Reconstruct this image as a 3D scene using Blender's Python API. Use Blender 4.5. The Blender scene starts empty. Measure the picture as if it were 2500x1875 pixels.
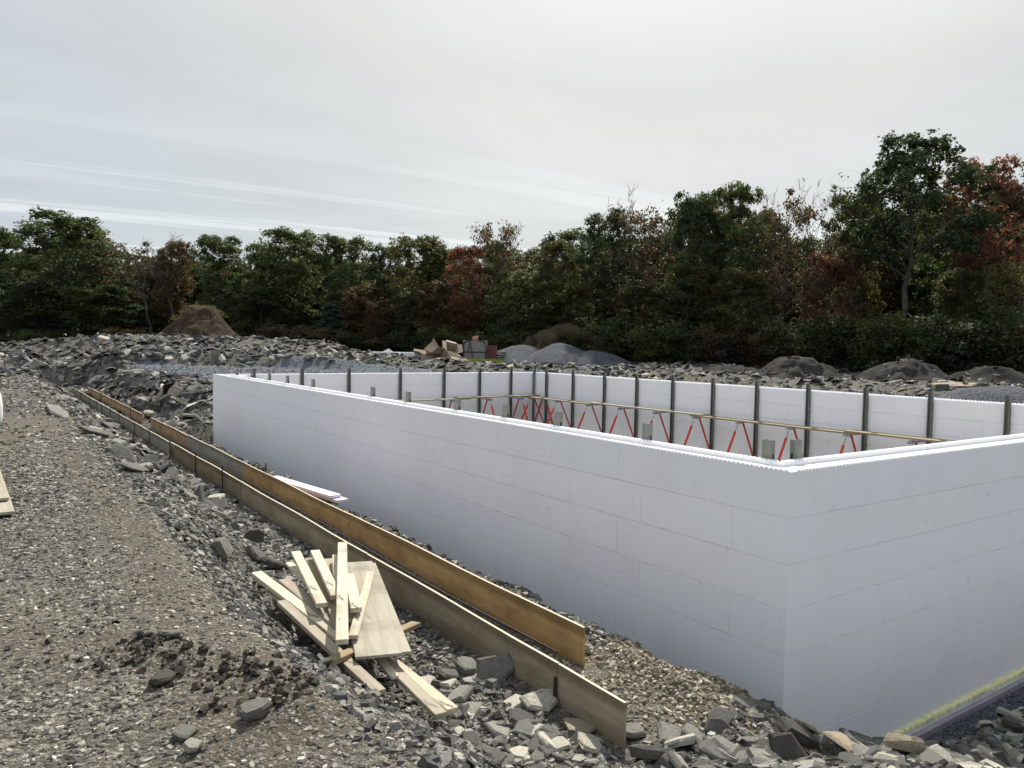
import bpy, math, random
import numpy as np
from mathutils import Matrix, Vector

SC = bpy.context.scene
COL = SC.collection
PI = math.pi

# ------------------------------------------------------------------ camera
F = 1871.49                                   # focal length in pixels of a 2500 px wide frame
PITCH, ROLL, YAW = .0507, .0176, .601
CAM = np.array([-5.77, -4.0876, 3.9347])
fw = np.array([math.sin(YAW)*math.cos(PITCH), math.cos(YAW)*math.cos(PITCH), -math.sin(PITCH)])
rt0 = np.array([math.cos(YAW), -math.sin(YAW), 0.]); up0 = np.cross(rt0, fw)
RT = rt0*math.cos(ROLL)+up0*math.sin(ROLL); UP = -rt0*math.sin(ROLL)+up0*math.cos(ROLL)
cd = bpy.data.cameras.new('camera'); cam = bpy.data.objects.new('camera', cd); COL.objects.link(cam)
cam.matrix_world = Matrix(((RT[0], UP[0], -fw[0], CAM[0]), (RT[1], UP[1], -fw[1], CAM[1]), (RT[2], UP[2], -fw[2], CAM[2]), (0, 0, 0, 1)))
cd.sensor_width = 36; cd.lens = F/2500*36; cd.clip_end = 3000; cd.clip_start = .05
SC.camera = cam

# ------------------------------------------------------------------ world and sun
SUN_AZ, SUN_EL = .79, math.radians(45)
SUN = Vector((math.sin(SUN_AZ)*math.cos(SUN_EL), math.cos(SUN_AZ)*math.cos(SUN_EL), math.sin(SUN_EL)))
W = bpy.data.worlds.new('World'); SC.world = W; W.use_nodes = True
nt = W.node_tree; N = nt.nodes; Lk = nt.links
for n in list(N): N.remove(n)
def nd(t, **k):
    n = N.new(t)
    for a, b in k.items(): setattr(n, a, b)
    return n
def mth(op, a, b=None, c=None, clamp=False):
    n = nd('ShaderNodeMath', operation=op, use_clamp=clamp)
    for i, v in enumerate((a, b, c)):
        if v is None: continue
        if isinstance(v, (int, float)): n.inputs[i].default_value = v
        else: Lk.new(v, n.inputs[i])
    return n.outputs[0]
out = nd('ShaderNodeOutputWorld'); bgs = nd('ShaderNodeBackground'); bgc = nd('ShaderNodeBackground'); mixw = nd('ShaderNodeMixShader')
sky = nd('ShaderNodeTexSky', sky_type='NISHITA', sun_disc=False, sun_elevation=SUN_EL, sun_rotation=SUN_AZ)
Lk.new(sky.outputs[0], bgs.inputs[0]); bgs.inputs[1].default_value = .10
tc = nd('ShaderNodeTexCoord'); sep = nd('ShaderNodeSeparateXYZ'); Lk.new(tc.outputs['Generated'], sep.inputs[0])
dot = nd('ShaderNodeVectorMath', operation='DOT_PRODUCT'); Lk.new(tc.outputs['Generated'], dot.inputs[0]); dot.inputs[1].default_value = SUN
d01 = mth('MULTIPLY_ADD', dot.outputs['Value'], .5, .5)
ramp = nd('ShaderNodeValToRGB'); Lk.new(d01, ramp.inputs[0])
stops = [(0, (.475, .52, .585)), (.55, (.475, .52, .585)), (.78, (.385, .418, .45)), (.88, (.435, .448, .445)), (.94, (.53, .527, .495)), (1., (.72, .712, .665))]
cr = ramp.color_ramp
cr.elements[0].position, cr.elements[0].color = stops[0][0], (*stops[0][1], 1)
cr.elements[1].position, cr.elements[1].color = stops[-1][0], (*stops[-1][1], 1)
for p, c in stops[1:-1]:
    e = cr.elements.new(p); e.color = (*c, 1)
# thin cloud sheet: soft mottling and long streaks low over the horizon, laid on a flat layer overhead
zz = mth('ADD', mth('MAXIMUM', sep.outputs[2], 0.), .03)
px_ = mth('DIVIDE', sep.outputs[0], zz); py_ = mth('DIVIDE', sep.outputs[1], zz)
SA = 1.62
al = mth('ADD', mth('MULTIPLY', px_, math.sin(SA)), mth('MULTIPLY', py_, math.cos(SA)))
ac = mth('SUBTRACT', mth('MULTIPLY', px_, math.cos(SA)), mth('MULTIPLY', py_, math.sin(SA)))
def noise(x, y, sx, sy, det, rough=.5, off=0.):
    cv = nd('ShaderNodeCombineXYZ'); Lk.new(mth('MULTIPLY', x, sx), cv.inputs[0]); Lk.new(mth('MULTIPLY', y, sy), cv.inputs[1]); cv.inputs[2].default_value = off
    nn = nd('ShaderNodeTexNoise'); nn.inputs['Scale'].default_value = 1; nn.inputs['Detail'].default_value = det; nn.inputs['Roughness'].default_value = rough
    nn.inputs['Distortion'].default_value = .25
    Lk.new(cv.outputs[0], nn.inputs['Vector']); return nn.outputs[0]
n1 = noise(px_, py_, .55, .8, 5, .55)
n2 = noise(al, ac, .06, 1.15, 8, .6, 5.2)
n3 = noise(al, ac, .2, 2.1, 8, .66, 8.1)
low = nd('ShaderNodeMapRange', interpolation_type='SMOOTHSTEP'); Lk.new(sep.outputs[2], low.inputs[0])
low.inputs[1].default_value = .27; low.inputs[2].default_value = .10; low.inputs[3].default_value = 0; low.inputs[4].default_value = 1
st = nd('ShaderNodeMapRange', interpolation_type='SMOOTHSTEP'); Lk.new(mth('ADD', mth('MULTIPLY', n2, .75), mth('MULTIPLY', n3, .25)), st.inputs[0])
st.inputs[1].default_value = .505; st.inputs[2].default_value = .565; st.inputs[3].default_value = 0; st.inputs[4].default_value = 1
stk = mth('MULTIPLY', st.outputs[0], low.outputs[0])
gain = mth('ADD', mth('MULTIPLY_ADD', mth('SUBTRACT', n1, .5), .42, 1.0), mth('MULTIPLY', stk, .17))
vm = nd('ShaderNodeVectorMath', operation='SCALE'); Lk.new(ramp.outputs[0], vm.inputs[0]); Lk.new(gain, vm.inputs['Scale'])
mc = nd('ShaderNodeMix', data_type='RGBA'); Lk.new(mth('MULTIPLY', stk, .55), mc.inputs[0]); Lk.new(vm.outputs[0], mc.inputs[6]); mc.inputs[7].default_value = (.60, .615, .61, 1)
Lk.new(mc.outputs[2], bgc.inputs[0]); bgc.inputs[1].default_value = 1.0
mixw.inputs[0].default_value = .90
Lk.new(bgs.outputs[0], mixw.inputs[1]); Lk.new(bgc.outputs[0], mixw.inputs[2]); Lk.new(mixw.outputs[0], out.inputs[0])

sd = bpy.data.lights.new('sun', 'SUN'); sd.energy = 4.5; sd.angle = math.radians(1.2); sd.color = (1, .95, .86)
so = bpy.data.objects.new('sun', sd); COL.objects.link(so); so.rotation_euler = SUN.to_track_quat('Z', 'Y').to_euler()
VS = SC.view_settings
VS.view_transform = 'Standard'; VS.look = 'None'; VS.exposure = .58; VS.gamma = 1; VS.use_curve_mapping = False

# ------------------------------------------------------------------ helpers
def at(x, y, z):
    "the place on the level z that the photograph shows at pixel x, y"
    d = fw+RT*(x-1250)/F-UP*(y-937.5)/F
    return CAM+d*(z-CAM[2])/d[2]
def far(x, y, D):
    d = fw+RT*(x-1250)/F-UP*(y-937.5)/F
    return CAM+d*D
def depth(P): return (np.asarray(P)-CAM)@fw
def proj(P):
    d = np.asarray(P)-CAM; Z = d@fw
    return 1250+F*(d@RT)/Z, 937.5-F*(d@UP)/Z, Z
def ss(a, b, x):
    t = np.clip((np.asarray(x, float)-a)/(b-a), 0, 1); return t*t*(3-2*t)
_rs = np.random.RandomState(5); _tab = _rs.rand(256, 256)
def vnoise(x, y):
    x = np.asarray(x, float); y = np.asarray(y, float)
    xi = np.floor(x).astype(int); yi = np.floor(y).astype(int); fx = x-xi; fy = y-yi
    fx = fx*fx*(3-2*fx); fy = fy*fy*(3-2*fy)
    a = _tab[xi % 256, yi % 256]; b = _tab[(xi+1) % 256, yi % 256]; c = _tab[xi % 256, (yi+1) % 256]; d = _tab[(xi+1) % 256, (yi+1) % 256]
    return (a*(1-fx)+b*fx)*(1-fy)+(c*(1-fx)+d*fx)*fy
def fbm(x, y, o=4, g=.5):
    s = 0; a = 1; t = 0
    for i in range(o):
        s = s+a*(vnoise(x*2**i+17.3*i, y*2**i+5.1*i)-.5); t += a; a *= g
    return s/t*2
def mesh_np(name, V, faces_by_k, mats=(), smooth=False, attrs=None):
    "mesh from a vertex array and a list of (n,k) face arrays"
    me = bpy.data.meshes.new(name)
    V = np.asarray(V, np.float32)
    me.vertices.add(len(V)); me.vertices.foreach_set('co', V.ravel())
    fl = [np.asarray(f, np.int32) for f in faces_by_k if len(f)]
    loops = np.concatenate([f.ravel() for f in fl]); tot = np.concatenate([np.full(len(f), f.shape[1], np.int32) for f in fl])
    st_ = np.concatenate(([0], np.cumsum(tot)[:-1])).astype(np.int32)
    me.loops.add(len(loops)); me.loops.foreach_set('vertex_index', loops)
    me.polygons.add(len(tot)); me.polygons.foreach_set('loop_start', st_); me.polygons.foreach_set('loop_total', tot)
    me.polygons.foreach_set('use_smooth', np.full(len(tot), bool(smooth)))
    for k, v in (attrs or {}).items():
        a = me.attributes.new(k, 'FLOAT', 'POINT'); a.data.foreach_set('value', np.asarray(v, np.float32))
    for m in mats: me.materials.append(m)
    me.update(calc_edges=True); me.validate()
    return me
def link(name, me, parent=None, loc=None, rot=None):
    o = bpy.data.objects.new(name, me); COL.objects.link(o)
    if parent is not None: o.parent = parent
    if loc is not None: o.location = loc
    if rot is not None: o.rotation_euler = rot
    return o
def tag(o, label=None, cat=None, group=None, kind=None):
    if label: o['label'] = label
    if cat: o['category'] = cat
    if group: o['group'] = group
    if kind: o['kind'] = kind
    return o
def thing(name, label, cat, loc=(0, 0, 0), rz=0, group=None):
    o = link(name, None, None, loc, (0, 0, rz)); return tag(o, label, cat, group)
class MB:
    "collects boxes and tubes for one mesh"
    def __init__(s): s.v = []; s.f = {}; s.n = 0
    def add(s, V, F_):
        V = np.asarray(V, float); 
        for f in F_: s.f.setdefault(len(f), []).append([i+s.n for i in f])
        s.v.append(V); s.n += len(V); return s
    def box(s, c, d, M=None, ch=0.):
        x, y, z = np.array(d)/2.
        if ch <= 0:
            V = np.array([(a*x, b*y, e*z) for a in (-1, 1) for b in (-1, 1) for e in (-1, 1)])
            Fc = [(0, 1, 3, 2), (4, 6, 7, 5), (0, 4, 5, 1), (2, 3, 7, 6), (0, 2, 6, 4), (1, 5, 7, 3)]
        else:
            V = []; idx = {}
            for a in (-1, 1):
                for b in (-1, 1):
                    for e in (-1, 1):
                        for ax in range(3):
                            p = [a*(x-ch), b*(y-ch), e*(z-ch)]; p[ax] = (a*x, b*y, e*z)[ax]
                            idx[(a, b, e, ax)] = len(V); V.append(p)
            V = np.array(V); Fc = []
            for ax in range(3):
                o1, o2 = [q for q in range(3) if q != ax]
                for sg in (-1, 1):
                    q = []
                    for u, w in ((-1, -1), (1, -1), (1, 1), (-1, 1)):
                        k = [0, 0, 0]; k[ax] = sg; k[o1] = u; k[o2] = w; q.append(idx[(*k, ax)])
                    if (sg == 1) != (ax in (0, 2)): q = q[::-1]
                    Fc.append(q)
                for u in (-1, 1):
                    for w in (-1, 1):
                        k0 = [0, 0, 0]; k0[o1] = u; k0[o2] = w; k0[ax] = -1; k1 = list(k0); k1[ax] = 1
                        q = [idx[(*k0, o1)], idx[(*k1, o1)], idx[(*k1, o2)], idx[(*k0, o2)]]
                        P = V[q]; nrm = np.cross(P[1]-P[0], P[2]-P[0])
                        if nrm@P.mean(0) < 0: q = q[::-1]
                        Fc.append(q)
            for a in (-1, 1):
                for b in (-1, 1):
                    for e in (-1, 1):
                        q = [idx[(a, b, e, 0)], idx[(a, b, e, 1)], idx[(a, b, e, 2)]]
                        P = V[q]; nrm = np.cross(P[1]-P[0], P[2]-P[0])
                        if nrm@P.mean(0) < 0: q = q[::-1]
                        Fc.append(q)
        if M is not None: V = V@np.asarray(M).T
        return s.add(V+np.asarray(c, float), Fc)
    def tube(s, pts, rad, k=8, cap=True):
        pts = np.asarray(pts, float); n = len(pts); rad = np.broadcast_to(rad, (n,))
        T = np.gradient(pts, axis=0); T /= np.linalg.norm(T, axis=1)[:, None]+1e-12
        ref = np.array([0, 0, 1.]) if abs(T[0][2]) < .9 else np.array([1., 0, 0])
        A = np.cross(T, ref); A /= np.linalg.norm(A, axis=1)[:, None]+1e-12; B = np.cross(T, A)
        th = np.arange(k)*2*PI/k
        V = (pts[:, None]+rad[:, None, None]*(np.cos(th)[None, :, None]*A[:, None]+np.sin(th)[None, :, None]*B[:, None])).reshape(-1, 3)
        Fc = [(i*k+j, i*k+(j+1) % k, (i+1)*k+(j+1) % k, (i+1)*k+j) for i in range(n-1) for j in range(k)]
        Fc = [q[::-1] for q in Fc]
        if cap: Fc += [tuple(range(k)), tuple(range((n-1)*k, n*k))[::-1]]
        return s.add(V, Fc)
    def mesh(s, name, *mats, smooth=False):
        return mesh_np(name, np.concatenate(s.v), [np.array(f) for f in s.f.values()], mats, smooth)
    def build(s, name, mat_, parent=None, loc=None, rot=None, smooth=False):
        return link(name, s.mesh(name, mat_, smooth=smooth), parent, loc, rot)
def frame(ax, upv=(0, 0, 1)):
    "3x3 with columns: along, across, up"
    a = np.asarray(ax, float); a /= np.linalg.norm(a); u = np.asarray(upv, float)
    b = np.cross(u, a); b /= np.linalg.norm(b); return np.stack([a, b, np.cross(a, b)], 1)

# ------------------------------------------------------------------ materials
def material(name, build):
    m = bpy.data.materials.new(name); m.use_nodes = True; t = m.node_tree; n = t.nodes; l = t.links
    b = n['Principled BSDF']; build(G(t, n, l), b); return m
class G:
    def __init__(s, t, n, l): s.t, s.n, s.l = t, n, l
    def new(s, ty, **k):
        x = s.n.new(ty)
        for a, b in k.items(): setattr(x, a, b)
        return x
    def inp(s, sock, v):
        if isinstance(v, bpy.types.NodeSocket): s.l.new(v, sock)
        elif isinstance(v, tuple) and len(v) == 3 and sock.type == 'RGBA': sock.default_value = (*v, 1)
        else: sock.default_value = v
    def co(s, kind='Object', scale=(1, 1, 1)):
        c = s.new('ShaderNodeTexCoord'); mp = s.new('ShaderNodeMapping'); s.l.new(c.outputs[kind], mp.inputs[0]); mp.inputs['Scale'].default_value = scale
        return mp.outputs[0]
    def noise(s, vec, sc, det=4, ro=.55, dist=0.):
        x = s.new('ShaderNodeTexNoise'); s.l.new(vec, x.inputs['Vector']); x.inputs['Scale'].default_value = sc; x.inputs['Detail'].default_value = det
        x.inputs['Roughness'].default_value = ro; x.inputs['Distortion'].default_value = dist; return x.outputs[0]
    def voro(s, vec, sc, feat='F1', o='Distance', rnd=1.):
        x = s.new('ShaderNodeTexVoronoi', feature=feat); s.l.new(vec, x.inputs['Vector']); x.inputs['Scale'].default_value = sc; x.inputs['Randomness'].default_value = rnd
        return x.outputs[o]
    def rng(s, v, a, b, c=0., d=1., smooth=True):
        x = s.new('ShaderNodeMapRange', interpolation_type='SMOOTHSTEP' if smooth else 'LINEAR'); s.l.new(v, x.inputs[0])
        for i, q in enumerate((a, b, c, d)): x.inputs[i+1].default_value = q
        return x.outputs[0]
    def math(s, op, a, b=0.):
        x = s.new('ShaderNodeMath', operation=op); s.inp(x.inputs[0], a); s.inp(x.inputs[1], b); return x.outputs[0]
    def mix(s, f, a, b, mode='MIX'):
        x = s.new('ShaderNodeMix', data_type='RGBA', blend_type=mode); s.inp(x.inputs[0], f); s.inp(x.inputs[6], a); s.inp(x.inputs[7], b); return x.outputs[2]
    def ramp(s, f, st):
        x = s.new('ShaderNodeValToRGB'); s.l.new(f, x.inputs[0]); e = x.color_ramp.elements
        e[0].position, e[0].color = st[0][0], (*st[0][1], 1); e[1].position, e[1].color = st[-1][0], (*st[-1][1], 1)
        for p, c in st[1:-1]: q = e.new(p); q.color = (*c, 1)
        return x.outputs[0]
    def attr(s, name):
        x = s.new('ShaderNodeAttribute'); x.attribute_name = name; return x.outputs['Fac']
    def orand(s): return s.new('ShaderNodeObjectInfo').outputs['Random']
    def irand(s): return s.new('ShaderNodeNewGeometry').outputs['Random Per Island']
    def sep(s, v):
        x = s.new('ShaderNodeSeparateXYZ'); s.l.new(v, x.inputs[0]); return x.outputs
    def bump(s, b, h, strength=.5, dist=.01, prev=None):
        x = s.new('ShaderNodeBump'); s.l.new(h, x.inputs['Height']); x.inputs['Strength'].default_value = strength; x.inputs['Distance'].default_value = dist
        if prev is not None: s.l.new(prev, x.inputs['Normal'])
        s.l.new(x.outputs[0], b.inputs['Normal']); return x.outputs[0]
    def col(s, b, c, rough=.8, spec=.3):
        s.inp(b.inputs['Base Color'], c); s.inp(b.inputs['Roughness'], rough); b.inputs['Specular IOR Level'].default_value = spec

def m_ground(g, b):
    v = g.co('Object'); dirt = g.attr('dirt'); blue = g.attr('blue')
    vd = g.new('ShaderNodeVectorMath', operation='ADD'); g.l.new(v, vd.inputs[0])
    nz = g.new('ShaderNodeTexNoise'); g.l.new(v, nz.inputs['Vector']); nz.inputs['Scale'].default_value = 14; nz.inputs['Detail'].default_value = 3
    sc = g.new('ShaderNodeVectorMath', operation='SCALE'); g.l.new(nz.outputs['Color'], sc.inputs[0]); sc.inputs['Scale'].default_value = .05
    g.l.new(sc.outputs[0], vd.inputs[1]); v2 = vd.outputs[0]
    c1 = g.voro(v2, 34, o='Color'); d1 = g.voro(v2, 34); c2 = g.voro(v2, 85, o='Color'); d2 = g.voro(v2, 85)
    r1 = g.sep(c1)[0]; r2 = g.sep(c2)[0]
    peb = g.ramp(r1, [(0, (.052, .048, .041)), (.5, (.125, .117, .098)), (.8, (.22, .206, .17)), (1, (.40, .375, .31))])
    sml = g.ramp(r2, [(0, (.048, .043, .035)), (.6, (.12, .11, .09)), (.9, (.22, .203, .165)), (1, (.35, .325, .265))])
    stone = g.mix(.5, peb, sml)
    nb = g.noise(v, 5, 6, .6); soil = g.mix(nb, (.060, .051, .040), (.165, .142, .112))
    soil = g.mix(g.rng(r2, .72, .9), soil, sml)
    f = g.rng(g.math('ADD', dirt, g.math('MULTIPLY', g.math('SUBTRACT', g.noise(v, 9, 5, .65), .5), .9)), .3, .7)
    c = g.mix(f, stone, soil)
    bl = g.mix(g.sep(g.voro(v, 40, o='Color'))[1], (.075, .085, .10), (.19, .205, .23))
    c = g.mix(g.rng(blue, .35, .65), c, bl)
    g.col(b, c, .95, .15)
    h = g.math('ADD', g.math('MULTIPLY', d1, -.6), g.math('MULTIPLY', d2, -.3)); h = g.math('ADD', h, g.math('MULTIPLY', g.noise(v, 40, 5, .7), .6))
    g.bump(b, h, .9, .03)
M_GROUND = material('ground', m_ground)

def m_rock(cols, vein=.3, isl=False, objr=False):
    def f(g, b):
        v = g.co('Object')
        t = g.orand() if objr else g.attr('tone')
        c = g.ramp(t, cols)
        n = g.noise(v, 9 if objr else 6, 6, .65); n2 = g.noise(v, 60, 4, .6)
        c = g.mix(g.math('MULTIPLY', g.rng(n, .35, .75), .55), c, g.mix(1., c, (.55, .5, .43), 'MULTIPLY'))
        c = g.mix(g.math('MULTIPLY', g.rng(n2, .4, .8), .5), c, g.mix(1., c, (1.5, 1.45, 1.35), 'MULTIPLY'))
        g.col(b, c, .85, .25)
        h = g.math('ADD', g.noise(g.co('Object', (1, 1, 4)), 14, 7, .7), g.math('MULTIPLY', n2, .4))
        g.bump(b, h, .7, .02)
    return f
SLATE = [(0, (.044, .044, .043)), (.35, (.108, .107, .101)), (.65, (.205, .20, .183)), (.88, (.35, .34, .30)), (1, (.54, .515, .44))]
GRAVEL = [(0, (.058, .056, .051)), (.3, (.136, .131, .117)), (.6, (.245, .235, .206)), (.85, (.385, .368, .32)), (1, (.58, .555, .49))]
CLOD = [(0, (.028, .025, .020)), (.6, (.062, .053, .042)), (1, (.115, .098, .075))]
BLUEG = [(0, (.075, .085, .10)), (.6, (.13, .142, .16)), (1, (.23, .245, .265))]
M_SLATE = material('slate', m_rock(SLATE)); M_GRAV = material('gravel_stone', m_rock(GRAVEL)); M_CLOD = material('soil_clod', m_rock(CLOD)); M_BLUEST = material('blue_stone', m_rock(BLUEG))
M_ROCKF = material('far_slate_piece', m_rock([(0, (.05, .05, .047)), (.5, (.11, .108, .098)), (.85, (.20, .19, .165)), (1, (.38, .36, .30))], objr=True))
M_PEB = material('brown_pebbles', m_rock([(0, (.09, .07, .048)), (.4, (.19, .155, .11)), (.75, (.34, .30, .23)), (1, (.58, .54, .45))]))
M_ROCKO = material('slate_piece', m_rock(SLATE[1:], objr=True))
def m_rockfix(c0):
    def f(g, b):
        v = g.co('Object'); n = g.noise(v, 7, 7, .65); n2 = g.noise(v, 45, 4, .6)
        c = g.mix(g.rng(n, .3, .75), c0, tuple(x*.55 for x in c0)); c = g.mix(g.math('MULTIPLY', g.rng(n2, .45, .8), .6), c, tuple(min(1, x*1.6) for x in c0))
        c = g.mix(g.math('MULTIPLY', g.rng(g.noise(v, 3, 3), .55, .75), .5), c, (.16, .115, .07))
        g.col(b, c, .85, .25); g.bump(b, g.math('ADD', g.noise(g.co('Object', (1, 1, 3)), 12, 8, .7), g.math('MULTIPLY', n2, .4)), .8, .025)
    return f
RK = {k: material('rock_'+k, m_rockfix(c)) for k, c in dict(pale=(.50, .465, .385), tan=(.38, .32, .235), grey=(.215, .205, .18), dark=(.085, .079, .068), slate=(.135, .13, .116)).items()}

def m_eps(corner):
  def f(g, b):
    r = g.orand()
    c = g.ramp(r, [(0, (.86, .865, .89)), (.35, (.875, .88, .895)), (.6, (.87, .86, .90)), (.85, (.86, .875, .885)), (1, (.885, .885, .895))])
    w = g.new('ShaderNodeNewGeometry').outputs['Position']
    c = g.mix(g.math('MULTIPLY', g.rng(g.noise(w, 1.1, 5, .6), .45, .75), .16), c, (.66, .65, .61))
    patch = g.rng(g.noise(w, 2.3, 4, .6), .5, .66); fine = g.rng(g.noise(w, 42, 4, .7), .54, .62)
    c = g.mix(g.math('MULTIPLY', g.math('MULTIPLY', patch, g.rng(g.noise(w, 11, 5, .75, .5), .58, .68)), .5), c, (.42, .40, .34))
    mp = g.new('ShaderNodeMapping'); g.l.new(w, mp.inputs[0]); mp.inputs['Scale'].default_value = (26, 26, 4.5)
    c = g.mix(g.math('MULTIPLY', g.rng(g.noise(mp.outputs[0], 1, 5, .7), .66, .73), .5), c, (.40, .39, .35))
    if not corner:
        oz = g.math('ABSOLUTE', g.sep(g.co('Object'))[2]); ed = g.rng(oz, .188, .201)
        c = g.mix(g.math('MULTIPLY', g.math('MULTIPLY', ed, fine), g.math('MULTIPLY', g.rng(g.noise(w, 1.9, 3, .6), .40, .58), .75)), c, (.30, .29, .25))
    z = g.sep(w)[2]; y = g.sep(w)[1]      # overspray of the foam bead on the lowest course of the right wall
    ov = g.math('MULTIPLY', g.rng(g.math('ADD', z, g.math('MULTIPLY', g.noise(w, 6, 4), .10)), .17, .06), g.rng(y, .02, .0))
    c = g.mix(g.math('MULTIPLY', ov, .45), c, (.84, .84, .60))
    g.col(b, c, .75, .25)
    ln = g.new('ShaderNodeTexWave', wave_type='BANDS', bands_direction='Z', wave_profile='SIN'); g.l.new(w, ln.inputs[0]); ln.inputs['Scale'].default_value = 7.9 if corner else 15; ln.inputs['Distortion'].default_value = .5; ln.inputs['Detail Scale'].default_value = .6
    lf = g.rng(ln.outputs['Fac'], .80, 1.) if corner else ln.outputs['Fac']
    msk = g.rng(g.noise(w, 2.5, 3), .35, .6)
    h = g.math('ADD', g.math('MULTIPLY', g.voro(w, 260), .3), g.math('MULTIPLY', g.math('MULTIPLY', lf, msk), (.3 if corner else .05))); h = g.math('ADD', h, g.math('MULTIPLY', g.noise(w, 7, 5), .6))
    g.bump(b, h, .4, .004)
  return f
M_EPS = material('white_foam', m_eps(False)); M_EPSC = material('white_foam_grooved', m_eps(True))
def m_epsedge(g, b):
    w = g.new('ShaderNodeNewGeometry').outputs['Position']; n = g.noise(w, 14, 5, .7); z = g.sep(w)[2]
    f = g.math('MULTIPLY', g.rng(g.noise(w, 3, 4), .5, .75), .2)
    c = g.mix(f, (.88, .885, .89), (.66, .65, .61)); g.col(b, c, .75, .25); g.bump(b, n, .3, .004)
M_EPS2 = material('foam_plain', m_epsedge)
def m_joint(g, b):
    w = g.new('ShaderNodeNewGeometry').outputs['Position']
    g.col(b, g.mix(g.rng(g.noise(w, 4, 5, .7), .4, .7), (.66, .66, .65), (.22, .21, .18)), .9, .1)
M_JOINT = material('dirty_joint', m_joint)
def m_simple(c0, c1, sc=6, rough=.7, bump=.3, metal=0., stretch=(1, 1, 1), obj=0.):
    def f(g, b):
        v = g.co('Object', stretch); n = g.noise(v, sc, 6, .62, .2)
        c = g.mix(g.rng(n, .3, .7), c0, c1)
        if obj: c = g.mix(g.math('MULTIPLY', g.orand(), obj), c, tuple(x*.5 for x in c0))
        g.col(b, c, rough, .3); b.inputs['Metallic'].default_value = metal
        if bump: g.bump(b, g.noise(v, sc*4, 6, .65), bump, .006)
    return f
M_CONC = material('concrete', m_simple((.36, .36, .35), (.48, .48, .46), 5, .9))
M_COREC = material('core_concrete', m_simple((.62, .63, .63), (.70, .71, .71), 8, .9))
M_GALV = material('weathered_galvanised_steel', m_simple((.15, .158, .14), (.23, .238, .215), 9, .6, .15, .5, (1, 1, .3)))
M_GALV2 = material('bracket_steel', m_simple((.28, .29, .29), (.40, .41, .40), 12, .5, .1, .6))
M_SLOT = material('slot_dark', m_simple((.015, .015, .015), (.03, .03, .03), 9, .9, 0))
M_RED = material('red_paint', m_simple((.64, .075, .042), (.50, .055, .034), 11, .5, .1, 0, (1, 1, .4)))
M_PIN = material('rusty_steel', m_simple((.035, .028, .024), (.075, .048, .034), 20, .8, .3, .3))
def m_wood(c0, c1, cs, kn=.5, sc=1., stain=.5):
    def f(g, b):
        v = g.co('Object', (1.3*sc, 22*sc, 22*sc)); n = g.noise(v, 1, 6, .6, .8)
        v2 = g.co('Object'); big = g.noise(v2, 2.6, 5, .62); kz = g.noise(g.co('Object', (4, 14, 14)), 1, 3, .5, .3)
        c = g.mix(g.rng(n, .32, .68), c0, c1)
        c = g.mix(g.math('MULTIPLY', g.orand(), .35), c, g.mix(1., c, cs, 'MULTIPLY'))
        c = g.mix(g.math('MULTIPLY', g.rng(big, .45, .75), stain), c, cs)
        c = g.mix(g.math('MULTIPLY', g.rng(kz, .66, .74), kn), c, tuple(x*.35 for x in cs))
        g.col(b, c, .8, .25); g.bump(b, n, .35, .004)
    return f
M_LUM = material('pale_lumber', m_wood((.68, .62, .485), (.53, .47, .35), (.31, .265, .20), .9, 1, .85))
M_LUMG = material('grey_lumber', m_wood((.42, .37, .285), (.33, .285, .215), (.22, .19, .145), .6, 1, .6))
M_LUMB = material('brown_lumber', m_wood((.36, .28, .17), (.27, .20, .115), (.17, .12, .075), .5, 1, .5))
M_PLYD = material('dirty_plywood', m_wood((.47, .43, .35), (.34, .305, .245), (.21, .18, .14), .3, .6, .9))
def m_form(c0, c1, cs, top=(.60, .53, .40)):
    def f(g, b):
        v = g.co('Object'); n = g.noise(g.co('Object', (.5, 6, 6)), 3, 6, .6, .4); big = g.noise(g.co('Object', (1, 1, 2.2)), 1.7, 6, .62, .3); sm = g.noise(v, 22, 4, .6)
        c = g.mix(g.rng(n, .35, .68), c0, c1); c = g.mix(g.math('MULTIPLY', g.rng(big, .42, .7), .8), c, cs)
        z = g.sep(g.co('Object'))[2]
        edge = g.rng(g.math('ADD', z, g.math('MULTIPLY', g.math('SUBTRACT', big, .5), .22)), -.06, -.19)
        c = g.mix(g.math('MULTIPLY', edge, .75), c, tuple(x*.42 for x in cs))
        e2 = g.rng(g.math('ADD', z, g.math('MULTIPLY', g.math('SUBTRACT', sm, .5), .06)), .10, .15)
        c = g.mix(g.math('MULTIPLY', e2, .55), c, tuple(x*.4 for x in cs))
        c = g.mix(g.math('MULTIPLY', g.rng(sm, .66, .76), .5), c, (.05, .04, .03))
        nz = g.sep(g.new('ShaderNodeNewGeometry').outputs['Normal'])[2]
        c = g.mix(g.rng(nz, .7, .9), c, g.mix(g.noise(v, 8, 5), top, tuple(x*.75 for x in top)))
        g.col(b, c, .75, .3); g.bump(b, n, .25, .004)
    return f
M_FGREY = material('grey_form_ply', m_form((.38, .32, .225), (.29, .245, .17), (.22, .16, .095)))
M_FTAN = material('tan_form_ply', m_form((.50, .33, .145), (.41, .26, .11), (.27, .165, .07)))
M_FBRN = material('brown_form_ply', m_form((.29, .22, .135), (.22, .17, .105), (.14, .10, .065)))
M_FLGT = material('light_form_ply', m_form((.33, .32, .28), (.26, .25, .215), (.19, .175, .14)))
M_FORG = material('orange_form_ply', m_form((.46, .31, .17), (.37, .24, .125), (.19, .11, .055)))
M_PINK = material('pink_foam', m_simple((.78, .68, .74), (.70, .61, .68), 9, .8, .2))
M_LILAC = material('lilac_foam', m_simple((.36, .32, .37), (.27, .235, .28), 5, .8, .2))
M_SPRAY = material('yellow_green_spray_foam', m_simple((.88, .84, .50), (.80, .77, .40), 30, .8, .4))
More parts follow.
